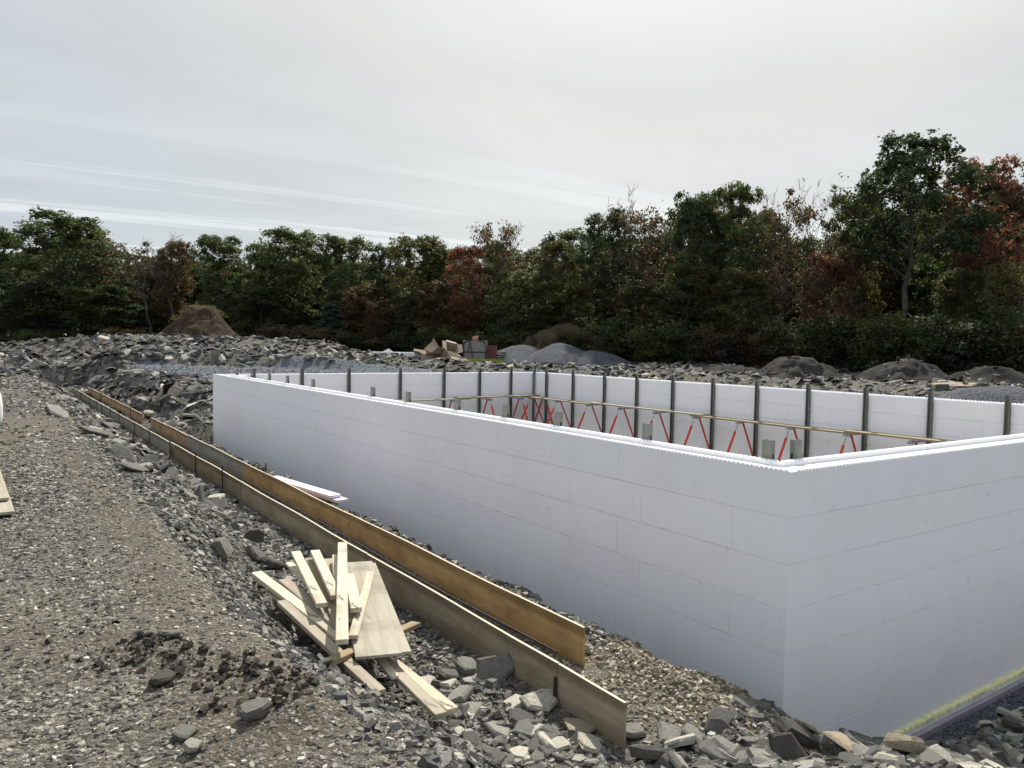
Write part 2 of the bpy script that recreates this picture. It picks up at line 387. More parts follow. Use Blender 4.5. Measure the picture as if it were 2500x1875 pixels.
M_CARD = material('cardboard', m_simple((.40, .32, .235), (.33, .262, .19), 4, .85, .15, obj=.3))
M_WHITE = material('white_plastic', m_simple((.78, .78, .76), (.70, .70, .68), 3, .55, .1))
M_GREYP = material('grey_sheet', m_simple((.27, .26, .235), (.19, .185, .17), 3, .7, .2, stretch=(6, 6, .5)))
M_REDP = material('red_sheet', m_simple((.15, .05, .045), (.11, .042, .038), 5, .7, .2))
M_BLACK = material('black_steel', m_simple((.012, .012, .013), (.025, .025, .026), 9, .5, .1))
M_ORANGE = material('orange_box', m_simple((.46, .24, .13), (.38, .20, .11), 6, .6, .1))
def m_dirt(c0, c1, c2):
    def f(g, b):
        v = g.co('Object'); n = g.noise(v, 1.2, 8, .68); n2 = g.noise(v, 9, 6, .7)
        c = g.mix(g.rng(n, .35, .68), c0, c1); c = g.mix(g.rng(n2, .6, .8), c, c2)
        g.col(b, c, .95, .1); g.bump(b, g.math('ADD', n2, g.noise(v, 30, 5, .7)), 1., .12)
    return f
M_DIRT = material('brown_soil', m_dirt((.060, .042, .027), (.105, .076, .050), (.17, .145, .10)))
M_SOD = material('soil_and_straw', m_dirt((.075, .063, .040), (.14, .118, .07), (.24, .21, .13)))
M_SPOIL = material('slate_spoil', m_dirt((.050, .048, .044), (.085, .081, .073), (.15, .145, .13)))
def m_blueg(g, b):
    v = g.co('Object'); c = g.mix(g.sep(g.voro(v, 22, o='Color'))[0], (.05, .056, .066), (.135, .147, .165))
    c = g.mix(g.rng(g.noise(v, .9, 5, .6), .4, .7), c, g.mix(1., c, (.75, .75, .78), 'MULTIPLY'))
    g.col(b, c, .95, .15); g.bump(b, g.math('SUBTRACT', 1., g.voro(v, 22)), .9, .05)
M_BLUEG = material('blue_gravel', m_blueg)
def m_bark(c0, c1):
    def f(g, b):
        v = g.co('Object', (5, 5, 1)); n = g.noise(v, 2, 6, .65); g.col(b, g.mix(g.rng(n, .35, .65), c0, c1), .9, .15); g.bump(b, n, .6, .05)
    return f
M_BARK = material('bark', m_bark((.045, .040, .033), (.10, .092, .078))); M_BARKP = material('pale_bark', m_bark((.13, .12, .105), (.23, .215, .19)))
def m_leaf(stops_, tr=.38):
    def f(g, b):
        r = g.irand(); v = g.co('Object'); n = g.noise(v, .55, 4, .6)
        x = g.math('ADD', g.math('MULTIPLY', r, .55), g.math('MULTIPLY', g.rng(n, .3, .7, 0, 1, False), .45))
        x = g.math('ADD', x, g.math('MULTIPLY', g.math('SUBTRACT', g.orand(), .5), .25))
        c = g.ramp(x, [(p, tuple(q*1.0 for q in k)) for p, k in stops_]); g.col(b, c, .6, .25)
        t = g.new('ShaderNodeBsdfTranslucent'); g.l.new(g.mix(1., c, (1.5, 1.5, .8), 'MULTIPLY'), t.inputs[0])
        ms = g.new('ShaderNodeMixShader'); ms.inputs[0].default_value = tr; g.l.new(b.outputs[0], ms.inputs[1]); g.l.new(t.outputs[0], ms.inputs[2])
        g.l.new(ms.outputs[0], g.n['Material Output'].inputs[0])
    return f
LEAF = {
 'green': material('green_leaves', m_leaf([(0, (.028, .042, .019)), (.5, (.058, .082, .034)), (.85, (.105, .128, .052)), (1, (.17, .16, .06))])),
 'deep': material('deep_green_leaves', m_leaf([(0, (.021, .034, .020)), (.6, (.045, .068, .035)), (1, (.095, .118, .056))])),
 'olive': material('olive_leaves', m_leaf([(0, (.040, .046, .019)), (.5, (.088, .090, .035)), (.85, (.15, .122, .045)), (1, (.21, .145, .05))])),
 'red': material('red_leaves', m_leaf([(0, (.036, .044, .024)), (.30, (.070, .062, .036)), (.55, (.13, .066, .048)), (.80, (.25, .082, .062)), (1, (.38, .15, .10))])),
 'rust': material('rust_leaves', m_leaf([(0, (.038, .038, .020)), (.45, (.092, .066, .036)), (.8, (.17, .098, .052)), (1, (.28, .155, .08))])),
 'brown': material('brown_leaves', m_leaf([(0, (.042, .035, .026)), (.6, (.090, .064, .045)), (1, (.17, .11, .075))])),
 'bluish': material('bluish_needles', m_leaf([(0, (.026, .044, .038)), (.6, (.050, .078, .064)), (1, (.09, .12, .10))], .15)),
 'mixed': material('turning_leaves', m_leaf([(0, (.030, .040, .019)), (.45, (.058, .070, .030)), (.70, (.100, .083, .038)), (.90, (.17, .090, .048)), (1, (.26, .125, .065))])),
}
M_STRAW = material('dry_grass_blades', m_leaf([(0, (.09, .075, .035)), (.6, (.17, .14, .075)), (1, (.27, .23, .13))], .2))
M_GRASS = material('grass_blades', m_leaf([(0, (.07, .10, .02)), (.6, (.14, .19, .04)), (1, (.28, .27, .10))], .2))

# ------------------------------------------------------------------ ground
BL, BW, TH, HT = 20.71, 12.43, .44, 2.87      # foundation length (y), width (x), wall thickness, height
XN, XF = -2.28, -1.68                        # lines of the two form boards
def wob(y): return .25*fbm(np.asarray(y)*.45, 3.3, 3)
R0 = at(240, 1560, 2.2); R1 = at(760, 1830, 2.0)
def ridge_d(x, y):
    a = R0[:2]; d = R1[:2]-a; L = np.linalg.norm(d); d = d/L
    t = np.clip((x-a[0])*d[0]+(y-a[1])*d[1], 0, L); return np.hypot(x-a[0]-t*d[0], y-a[1]-t*d[1])
def gz(x, y):
    x = np.asarray(x, float); y = np.asarray(y, float)
    w = wob(y)
    n = fbm(x*.5, y*.5, 5); nf = fbm(x*3, y*3, 4)
    pad = 2.2+.06*n+.02*nf+.045*np.exp(-(ridge_d(x, y)/.18)**2)*(1+1.5*nf)
    tr = 1.26+.035*nf+.03*n                                  # form trench
    g = np.exp(-((y-1.7)/2.6)**2)
    q_ = (x+.10*fbm(x*1.6, y*1.6, 4)-(-4.35+.6*w-.45*g))/((-2.62-.62*g)-(-4.35+.6*w-.45*g)); slope = ss(0, 1, q_)
    z = pad*(1-slope)+tr*slope
    z = z+.10*nf*slope*(1-slope)*4*.8
    z = np.where((x > -2.25) & (x < -1.70), np.minimum(z, 1.33+.03*nf), z)
    # berm beside the wall and the drop to its foot
    be = -1.18+.16*fbm(y*1.1, 7.7, 4)+.28*ss(.6, -.4, y)
    bz = 1.30+.06*n+.08*nf
    z = np.where(x > XF, tr+(bz-tr)*ss(XF+.05, XF+.35, x), z)
    dn = ss(be, be+.75, x)
    low_ = .12+.05*nf
    z = z*(1-dn)+low_*dn
    # rubble ridge in front of the right-hand wall
    yy = y+.10*fbm(x*1.7, y*1.7, 3)
    top = np.interp(x, [-3.4, -2.3, -1.4, -.7, 0, 1.2, 2.5, 4, 6], [1.55, 1.38, 1.22, 1.06, .82, .50, .36, .15, 0])+.34*np.clip(-1.1-yy, 0, 2.2)+.06*n+.07*nf
    fr = ss(-.25, -.95, yy)*ss(-2.32, -2.2, x)
    z = z*(1-fr)+top*fr
    fr2 = ss(-.5, -1.3, yy)*ss(-3.7, -3., x)*ss(-2.2, -2.4, x); z = z*(1-fr2)+np.maximum(z, top)*fr2
    near = ss(-2.4, -3.6, y)*ss(-3.8, -2.8, x); z = z*(1-near)+np.maximum(z, 1.7+.06*n)*near
    z = np.where((x > .6) & (y > -.9) & (y < .1), np.minimum(z, -.13+.07*ss(1.6, 2.4, x)+.01*nf+.9*ss(-.58, -1.12, y+.06*fbm(x*2, 1.3, 3))), z)
    # inside the walls
    ins = (x > .05) & (x < BW-.05) & (y > .05) & (y < BL-.05)
    z = np.where(ins, -.06, z)
    # bank and level gravel beyond the far end
    t = ss(-1.55, .35, x+.45*fbm(y*.4, 1.7, 3)+.25*nf)*ss(21.2, 25.5, y+.8*n)
    back = 1.22+.06*nf+1.13*t+.12*nf*(1-t)*t*4
    upz = 2.35+.03*n+.012*np.clip(y-26, 0, 40)
    back = np.where(t > .999, upz, back)
    z = np.where((y > BL+.1) & (x > -2.45), np.where(x < XF, np.minimum(z, 1.26), back), z)
    # right of the far long wall
    rz = 2.25+.05*n+.05*nf
    rt_ = ss(BW+.3, BW+2.2, x); z = np.where(x > BW+.02, .3*(1-rt_)+np.maximum(rz, np.where(y > BL, upz, 0))*rt_, z)
    # end of the left-hand pad, then the stone bank across the site
    e = ss(35.2, 36.4, y+.5*n)*ss(40.5, 38.6, y)*ss(-1, -3, x); z = z*(1-.55*e)+(1.5+.1*nf)*.55*e
    # long stone bank
    D = (x-CAM[0])*math.sin(YAW)+(y-CAM[1])*math.cos(YAW); s = (x-CAM[0])*math.cos(YAW)-(y-CAM[1])*math.sin(YAW)
    px = 1250+F*s/np.maximum(D, 1)
    cr_ = np.interp(px, [-1200, -200, 0, 120, 260, 385, 500, 630, 720, 815, 890, 1000, 1150, 1300, 1500, 1700, 1900, 2600], [2.7, 3.0, 3.25, 3.6, 4.05, 4.15, 4.05, 4.0, 3.95, 3.75, 3.25, 2.95, 2.75, 2.7, 2.75, 3.0, 2.8, 2.8])
    Dc = 0*px+np.interp(px, [-200, 300, 800, 1200, 1700, 2300], [50, 49, 48, 44, 33, 27])
    wid = np.interp(px, [0, 800, 1700], [4.6, 4.2, 3.])
    dd = D-Dc+.5*fbm(x*.5, y*.5, 3); prof_l = np.interp(dd, [-9, -8.2, -7.4, -3, -.4, 1, 8], [0, .04, .42, .62, 1, 1, .6])
    prof_r = ss(-wid*1.15, -wid*.15, dd)*(1-.35*ss(0, wid*1.6, dd)); kk = ss(1000, 1350, px); prof = prof_l*(1-kk)+prof_r*kk
    crn = cr_+.22*fbm(x*.35, y*.35, 5)+.10*nf
    z = np.where(D > 20, np.maximum(z, z*(1-prof)+crn*prof), z)
    # the ground under and behind the trees
    fl = ss(44, 60, D); z = np.where(D > Dc, np.maximum(z, 2.3*(1-fl)+2.5*fl), z)
    return np.where((D < -30) | (np.abs(s) > 150), 2.2+0*z, z)
def axis(segs):
    a = []
    for lo, hi, st_ in segs: a += list(np.arange(lo, hi-1e-6, st_))
    return np.array(a+[segs[-1][1]])
gx = axis([(-420, -60, 30), (-60, -20, 2), (-20, -8, .3), (-8, -5.6, .07), (-5.6, .3, .045), (.3, 4, .12), (4, 40, .35), (40, 90, 2), (90, 420, 30)])
gy = axis([(-420, -60, 30), (-60, -10, 4), (-10, -3, .2), (-3, 5, .045), (5, 12, .07), (12, 26, .14), (26, 60, .28), (60, 110, 2), (110, 420, 30)])
GX, GY = np.meshgrid(gx, gy, indexing='ij'); GZ = gz(GX, GY)
nx, ny = GX.shape; idx = np.arange(nx*ny).reshape(nx, ny)
fq = np.stack([idx[:-1, :-1], idx[1:, :-1], idx[1:, 1:], idx[:-1, 1:]], -1).reshape(-1, 4)
def Dof(x, y): return (x-CAM[0])*math.sin(YAW)+(y-CAM[1])*math.cos(YAW)
def dirt_of(x, y):
    d = .12+.95*np.clip(fbm(x*.55+4, y*.33, 4)*1.6+.12, 0, 1)*ss(-3.7, -4.5, x)
    d = np.maximum(d, .85*np.exp(-(ridge_d(x, y)/.25)**2))
    track = np.exp(-((x+4.75+.12*wob(y))/.35)**2); d = np.maximum(d, .75*track*ss(-3, 2, y)*ss(20, 10, y)*(.7+.5*vnoise(x*2, y)))
    d = np.maximum(d, .95*ss(1.3, .7, np.hypot((x+1.3)*1.2, y-.1)))
    d = np.maximum(d, (.25+.5*vnoise(x*1.7, y*1.2))*ss(-4.4, -3.9, x)*ss(-2.2, -2.4, x))
    d = np.maximum(d, .5*ss(-1.6, -1.4, x)*ss(0, -.2, x)*(y < BL))
    return d
def blue_of(x, y):
    ed = .15+.9*ss(33, 25, y)+.35*fbm(y*.5, 9.1, 3)
    b = ss(ed-.25, ed+.25, x)*ss(25.3, 26.2, y+.5*fbm(x*.6, 2, 3))*ss(41., 40.2, Dof(x, y)+.3*fbm(x, y, 2))
    b = np.maximum(b, ((x > 1.0) & (y < .1) & (y > -1.1)).astype(float)); return b
ground = link('ground', mesh_np('ground', np.stack([GX, GY, GZ], -1).reshape(-1, 3), [fq], (M_GROUND,), True,
              {'dirt': dirt_of(GX, GY).ravel(), 'blue': blue_of(GX, GY).ravel()}))
tag(ground, kind='structure')

# ------------------------------------------------------------------ stones
def stones(rng, P, size, K=5, flat=.45, tilt=.35, lean=None, sink=.25, asp=.35):
    "angular stones as faceted prisms: vertex array and face arrays for positions P"
    n = len(P); th = np.arange(K)*2*PI/K
    ang = th[None]+rng.uniform(-.42, .42, (n, K))*2*PI/K*.9+rng.uniform(0, 6.28, n)[:, None]
    r = rng.uniform(.62, 1.08, (n, K))
    a = rng.uniform(1-asp, 1+asp, n)
    X = np.cos(ang)*r*a[:, None]; Y = np.sin(ang)*r/a[:, None]
    h = flat*rng.uniform(.55, 1.3, n)
    sh = rng.uniform(.62, .95, (n, K)); ofx = rng.uniform(-.14, .14, n); ofy = rng.uniform(-.14, .14, n)
    bot = np.stack([X, Y, np.repeat(-h[:, None], K, 1)], -1)
    top = np.stack([X*sh+ofx[:, None], Y*sh+ofy[:, None], h[:, None]*(1+rng.uniform(-.3, .3, (n, K)))], -1)
    V = np.concatenate([bot, top], 1)*(.5*size)[:, None, None]
    yaw = rng.uniform(0, 6.28, n); tx = rng.normal(0, tilt, n); ty = rng.normal(0, tilt, n)
    if lean is not None: tx = tx+lean[:, 0]; ty = ty+lean[:, 1]
    cy, sy, cx, sx, cz, sz_ = np.cos(ty), np.sin(ty), np.cos(tx), np.sin(tx), np.cos(yaw), np.sin(yaw)
    x, y, z = V[..., 0], V[..., 1], V[..., 2]
    x, y = x*cz[:, None]-y*sz_[:, None], x*sz_[:, None]+y*cz[:, None]
    y, z = y*cx[:, None]-z*sx[:, None], y*sx[:, None]+z*cx[:, None]
    x, z = x*cy[:, None]+z*sy[:, None], -x*sy[:, None]+z*cy[:, None]
    V = np.stack([x, y, z], -1)
    V[..., 2] += ((h*.5*size)*(1-2*sink))[:, None]
    V = V+P[:, None, :]
    b = (np.arange(n)*2*K)[:, None]; j = np.arange(K); j2 = (j+1) % K
    q = np.stack([b+j, b+j2, b+K+j2, b+K+j], -1).reshape(-1, 4)
    t = b+K+j[None]
    return V.reshape(-1, 3), q, t.astype(int)
def stuff_stones(name, mat_, parts):
    Vs, qs, ts, tone = [], [], {}, []; o = 0
    for V, q, t, tn in parts:
        Vs.append(V); qs.append(q+o); ts.setdefault(t.shape[1], []).append(t+o); tone.append(np.repeat(tn, len(V)//len(tn))); o += len(V)
    me = mesh_np(name, np.concatenate(Vs), [np.concatenate(qs)]+[np.concatenate(v) for v in ts.values()], (mat_,), False, {'tone': np.concatenate(tone)})
    return tag(link(name, me), kind='stuff')
def grad(x, y, e=.08):
    return (gz(x+e, y)-gz(x-e, y))/(2*e), (gz(x, y+e)-gz(x, y-e))/(2*e)
def in_view(P, m=60):
    d = P-CAM; Z = d@fw; X = 1250+F*(d@RT)/np.maximum(Z, .1); Y = 937.5-F*(d@UP)/np.maximum(Z, .1)
    return (Z > .8) & (X > -m-260) & (X < 2560+m+200) & (Y > 600) & (Y < 1960+m)
RNG = np.random.RandomState(11)
def scatter(n, x0, x1, y0, y1, lo, hi, powr=2.2, keep=None, **k):
    x = RNG.uniform(x0, x1, n); y = RNG.uniform(y0, y1, n)
    size = lo*(1+(hi/lo-1)*RNG.rand(n)**powr)
    if keep is not None:
        m = RNG.rand(n) < keep(x, y, size); x, y, size = x[m], y[m], size[m]
    P = np.stack([x, y, gz(x, y)], -1); m = in_view(P); P, size = P[m], size[m]
    # no stone through a form board or a wall
    bx = ((np.abs(P[:, 0]-XN+.006*np.clip(P[:, 1]-8, 0, 40)) < .06+size*.5) & (P[:, 1] > -.6) | (np.abs(P[:, 0]-XF) < .06+size*.5) & (P[:, 1] > .5)) & (P[:, 1] < 38)
    bx |= (P[:, 0] > -size*.55) & (P[:, 0] < BW+size*.5) & (P[:, 1] > -size*.55-.15) & (P[:, 1] < BL+size*.5)
    P, size = P[~bx], size[~bx]
    g0, g1 = grad(P[:, 0], P[:, 1]); ln = np.stack([np.arctan(g1), -np.arctan(g0)], -1)*.8
    return P, size, np.clip(ln, -.9, .9)
ROCKS = []      # (P, size, lean, zone, flat, tilt, K)
def zone(zn, n, *a, flat=.45, tilt=.3, K=6, **k):
    P, s, ln = scatter(n, *a, **k); ROCKS.append((P, s, ln, zn, flat, tilt, K)); return P, s, ln

# fine gravel of the track, thinning where the soil shows
kp = lambda x, y, s: np.clip(1.15-1.15*dirt_of(x, y), .12, 1)*ss(-2.5, -3.2, x)
gp = []
for n, x0, x1, y0, y1, lo, hi, pw in ((70000, -7.2, -2.9, -2.2, 4.5, .009, .048, 3.2), (30000, -7, -2.7, 4.5, 10, .018, .07, 3.), (20000, -7.5, -2.6, 10, 22, .03, .12, 2.8), (8000, -9, -2.6, 22, 37, .05, .2, 2.6)):
    P, s, ln = scatter(n, x0, x1, y0, y1, lo, hi, pw, keep=kp)
    V, q, t = stones(RNG, P, s, 5, .27, .2, ln, .3, .45); gp.append((V, q, t, RNG.rand(len(P))**1.25))
stuff_stones('gravel', M_GRAV, gp)
# dark clods along the rut
P, s, ln = scatter(22000, -6, -3, -2, 2.5, .010, .06, 3.4, keep=lambda x, y, s: np.exp(-(ridge_d(x, y)/.2)**2)*ss(.25, .6, vnoise(x*4, y*4))*.75)
V, q, t = stones(RNG, P, s, 7, .7, .6, ln, .3, .25); stuff_stones('soil_clods', M_CLOD, [(V, q, t, RNG.rand(len(P)))])
# small rubble of the slope, the trench, the berm and the front ridge
sp = []
def small(n, *a, K=5, flat=.3, tilt=.35, pw=2.5, keep=None):
    P, s, ln = scatter(n, *a, pw, keep); V, q, t = stones(RNG, P, s, K, flat, tilt, ln, .25); sp.append((V, q, t, RNG.rand(len(P))**1.1*.95))
small(16000, -4.4, -2.34, -1.6, 6, .02, .10)
small(11000, -4.3, -2.34, 6, 14, .03, .14)
small(8000, -4.2, -2.34, 14, 36, .05, .22)
small(5000, -2.24, -1.72, -.4, 10, .015, .05); small(2500, -2.2, -1.75, 10, 34, .03, .09)
small(7000, -1.62, -.1, .9, 5, .02, .11); small(9000, -1.62, -.1, 5, 21, .03, .14)
small(26000, -3.8, 3.6, -3.2, -.3, .02, .12, flat=.32, keep=lambda x, y, s: ss(-.35, -.8, y)*(gz(x, y) > .0))
stuff_stones('small_rubble', M_SLATE, sp)
P, s, ln = scatter(10000, -1.9, -.3, -1.1, 1.5, .010, .065, 3.6, keep=lambda x, y, s: ss(1.5, .7, y)); V, q, t = stones(RNG, P, s, 5, .5, .35, ln, .35)
stuff_stones('pebbles', M_PEB, [(V, q, t, .25+.75*RNG.rand(len(P)))])
# blue crushed stone: inside the frame at the right and on the level ground behind the house
bp = []
P, s, ln = scatter(9000, 1.0, 6.2, -1.1, -.12, .02, .045, 2., keep=lambda x, y, s: (gz(x, y) < .02).astype(float)); V, q, t = stones(RNG, P, s, 5, .6, .5, ln, .3); bp.append((V, q, t, RNG.rand(len(P))*.8))
P, s, ln = scatter(16000, -1.5, 24, 25, 46, .05, .11, 2., keep=lambda x, y, s: blue_of(x, y)); V, q, t = stones(RNG, P, s, 4, .5, .4, ln, .35); bp.append((V, q, t, RNG.rand(len(P))))
stuff_stones('crushed_stone', M_BLUEST, bp)

# larger pieces: the 250 that show largest become things, the rest stay rubble
LUMB = lambda x, y: (x > -4.0) & (x < -2.4) & (y > .1) & (y < 3.9)
zone('slope', 800, -4.3, -2.4, -1.2, 7, .05, .22, 3., flat=.2, keep=lambda x, y, s: 1.-LUMB(x, y))
zone('slope', 1500, -4.1, -2.4, 7, 36, .08, .50, 2.8, flat=.18)
zone('berm', 700, -1.6, -.75, 1.3, 20.5, .05, .22, 2.8, flat=.34)
zone('front', 1150, -3.4, 3.2, -2.7, -.5, .07, .30, 2.6, flat=.2, tilt=.38, keep=lambda x, y, s: (gz(x, y) > .05)*1.)
zone('front', 160, -3.4, 3.2, -2.7, -.5, .06, .2, 2.6, flat=.4, tilt=.35, keep=lambda x, y, s: (gz(x, y) > .05)*1.)
zone('front', 170, -3.3, 2.6, -2.2, -.45, .13, .30, 1.6, flat=.2, tilt=.3, keep=lambda x, y, s: (gz(x, y) > .3)*1.)
zone('front', 60, -3.2, -2.36, -.5, 1.2, .12, .26, 1.6, flat=.2, tilt=.3)
zone('front', 70, -1.9, 2.6, -1.9, -.5, .16, .36, 1.8, flat=.2, tilt=.4, keep=lambda x, y, s: (gz(x, y) > .3)*1.)
zone('bank', 8000, -3, 3.5, 21, 34, .08, .8, 4., keep=lambda x, y, s: 1-blue_of(x, y), flat=.12, tilt=.26)
zone('bank', 5000, -12, 3.5, 32, 46, .1, .95, 3.8, keep=lambda x, y, s: (1-blue_of(x, y))*ss(34.8, 35.6, y+3*(x > -3)), flat=.12, tilt=.28)
zone('mound', 40000, -16, 36, 24, 56, .09, .9, 4.5, keep=lambda x, y, s: ss(39.8, 40.5, Dof(x, y))*ss(54, 51, Dof(x, y))*(1-.97*blue_of(x, y)), flat=.12, tilt=.38)
zone('right', 36000, 13.2, 40, -4, 36, .07, .6, 4., keep=lambda x, y, s: ss(13.2, 14.5, x)*(.35+.65*ss(21, 25, Dof(x, y)))*ss(42, 38, Dof(x, y)), flat=.12, tilt=.36)
ZL = {
 'slope': ('flat grey slate piece on the rubble slope left of the near form boards', 'slate pieces on the slope by the form boards'),
 'berm': ('dark slate piece on the rubble shelf between form boards and white wall', 'slate pieces on the shelf along the white wall'),
 'front': ('angular grey stone in the rubble below the near end of the form boards', 'stones of the front rubble heap'),
 'bank': ('slate slab on the broken bank beyond the far end of the white wall', 'slate slabs on the far bank'),
 'mound': ('slate slab on the long stone bank in front of the trees', 'slate slabs on the long bank'),
 'right': ('slate slab on the stony ground behind the bracing posts', 'slate slabs behind the foundation')}
LM = [('the near form end', 1537, 1740), ('the near form joint', 1365, 1650), ('the wide plywood strip', 925, 1600), ('the lumber heap tips', 640, 1440), ('the lowest lumber end', 1090, 1745),
 ('the white wall corner', 1913, 1770), ('the long tan slab', 2100, 1842), ('the large dark boulder', 1950, 1830), ('the square flagstone', 1330, 1805), ('the five-sided leaning slab', 1208, 1655), ('the row of dark clods', 520, 1720),
 ('the pale bedrock slab', 432, 1192), ('the pink foam boards', 740, 1190), ('the far form gap', 340, 1015), ('the far form end', 160, 955), ('the far wall corner', 520, 1000), ('the level gravel edge', 420, 930),
 ('the brown soil mound', 490, 820), ('the white foam stack', 948, 860), ('the cardboard heap', 1075, 860), ('the grey crate', 1165, 860), ('the right gravel heap', 2400, 950), ('the left spoil mound', 1945, 870), ('the right spoil mound', 2215, 870),
 ('the back wall corner', 1310, 905), ('the long track slab', 140, 1008), ('the white drum', 3, 1000), ('the upright thin slate', 572, 1297), ('the brownish lumber boulder', 628, 1373), ('the lilac foam strip', 2350, 1770)]
def where(P, size, zn, flat):
    x, y, Z = proj(P); n, lx, ly = min(LM, key=lambda k: (k[1]-x)**2+((k[2]-y)*1.3)**2)
    dx, dy = x-lx, y-ly; rel = ('right of' if dx > 0 else 'left of') if abs(dx) > abs(dy) else ('just below' if dy > 0 else 'just above')
    if (dx*dx+dy*dy)**.5 > 130: rel = 'well '+rel.replace('just ', '')
    w = 'large' if size*F/Z > 75 else 'middling' if size*F/Z > 48 else 'small'
    return (w, 'slate piece' if flat < .3 else 'grey stone', f'{rel} {n}')
cand = []
for zi, (P, s, ln, zn, fl_, ti, K) in enumerate(ROCKS):
    d = P-CAM; Z = d@fw; X = 1250+F*(d@RT)/Z; Y = 937.5-F*(d@UP)/Z
    ok = (X > 10) & (X < 2490) & (Y > 700) & (Y < 1870)
    for i in np.nonzero(ok)[0]: cand.append((s[i]/Z[i], zi, i))
cand.sort(reverse=True); pick = {}
for v, zi, i in cand[:245]: pick.setdefault(zi, set()).add(int(i))
# shared slab shapes for the individual pieces
def slab_mesh(seed, K=7, flat=.3, mat_=None, name='rock', rough=.05):
    r = np.random.RandomState(seed); th = np.arange(K)*2*PI/K+r.uniform(-.3, .3, K); rad = r.uniform(.7, 1.05, K)
    x, y = np.cos(th)*rad, np.sin(th)*rad; rings = []
    for k_, (zf, sc) in enumerate(((-1, .9), (-.25, 1.0), (.45, .98), (1, .84))):
        rings.append(np.stack([x*sc*(1+r.uniform(-.07, .07, K)), y*sc*(1+r.uniform(-.07, .07, K)), zf*flat*(1+r.uniform(-.18, .18, K))], 1))
    V = np.concatenate(rings); n = 4; V = np.concatenate([V, [[.1*r.randn(), .1*r.randn(), flat*1.12]]]); c = n*K
    q = [(i*K+j, i*K+(j+1) % K, (i+1)*K+(j+1) % K, (i+1)*K+j) for i in range(n-1) for j in range(K)]
    t = [((n-1)*K+j, (n-1)*K+(j+1) % K, c) for j in range(K)]
    return mesh_np(name, V*.5, [np.array(q), np.array(t)], (mat_,) if mat_ else ())
SLABS = {f: [slab_mesh(100+i+int(f*1000), 4+i % 4, f, M_ROCKO) for i in range(10)] for f in (.18, .2, .34, .4)}
SLABS[.12] = [slab_mesh(900+i, 4+i % 4, .12, M_ROCKF) for i in range(10)]
big_parts = []; NAMED = {}
for zi, (P, s, ln, zn, fl_, ti, K) in enumerate(ROCKS):
    sel = pick.get(zi, set()); m = np.ones(len(P), bool)
    for i in sorted(sel):
        m[i] = False; me = SLABS[fl_][RNG.randint(10)]
        o = link('rock', me, None, P[i]+np.array([0, 0, s[i]*fl_*.2]), (RNG.normal(0, ti)*.8+ln[i, 0], RNG.normal(0, ti)*.8+ln[i, 1], RNG.uniform(0, 6.28)))
        o.scale = (s[i]*RNG.uniform(.9, 1.3), s[i]*RNG.uniform(.75, 1.), s[i]*RNG.uniform(.8, 1.3)); tag(o, 'x', 'rock', ZL[zn][1]); NAMED.setdefault(where(P[i], s[i], zn, fl_), []).append((proj(P[i])[0], o))
    V, q, t = stones(RNG, P[m], s[m], K, fl_, ti, ln[m], .25); big_parts.append((V, q, t, RNG.rand(m.sum())**(1.15 if zn in ('slope', 'front', 'berm') else 2.1)*.97))
ORD = 'leftmost second third fourth fifth sixth seventh eighth ninth tenth eleventh twelfth thirteenth fourteenth fifteenth sixteenth seventeenth eighteenth nineteenth twentieth twenty-first twenty-second twenty-third twenty-fourth'.split()
for (w_, k_, rel_), l_ in NAMED.items():
    l_.sort(key=lambda a: a[0])
    for i, (_, o) in enumerate(l_):
        o['label'] = f'{w_} {k_} {rel_}' if len(l_) == 1 else f'leftmost {w_} {k_} {rel_}' if i == 0 else f'{ORD[min(i, 23)]} {w_} {k_} from the left, {rel_}'
stuff_stones('broken_slate', M_SLATE, big_parts)

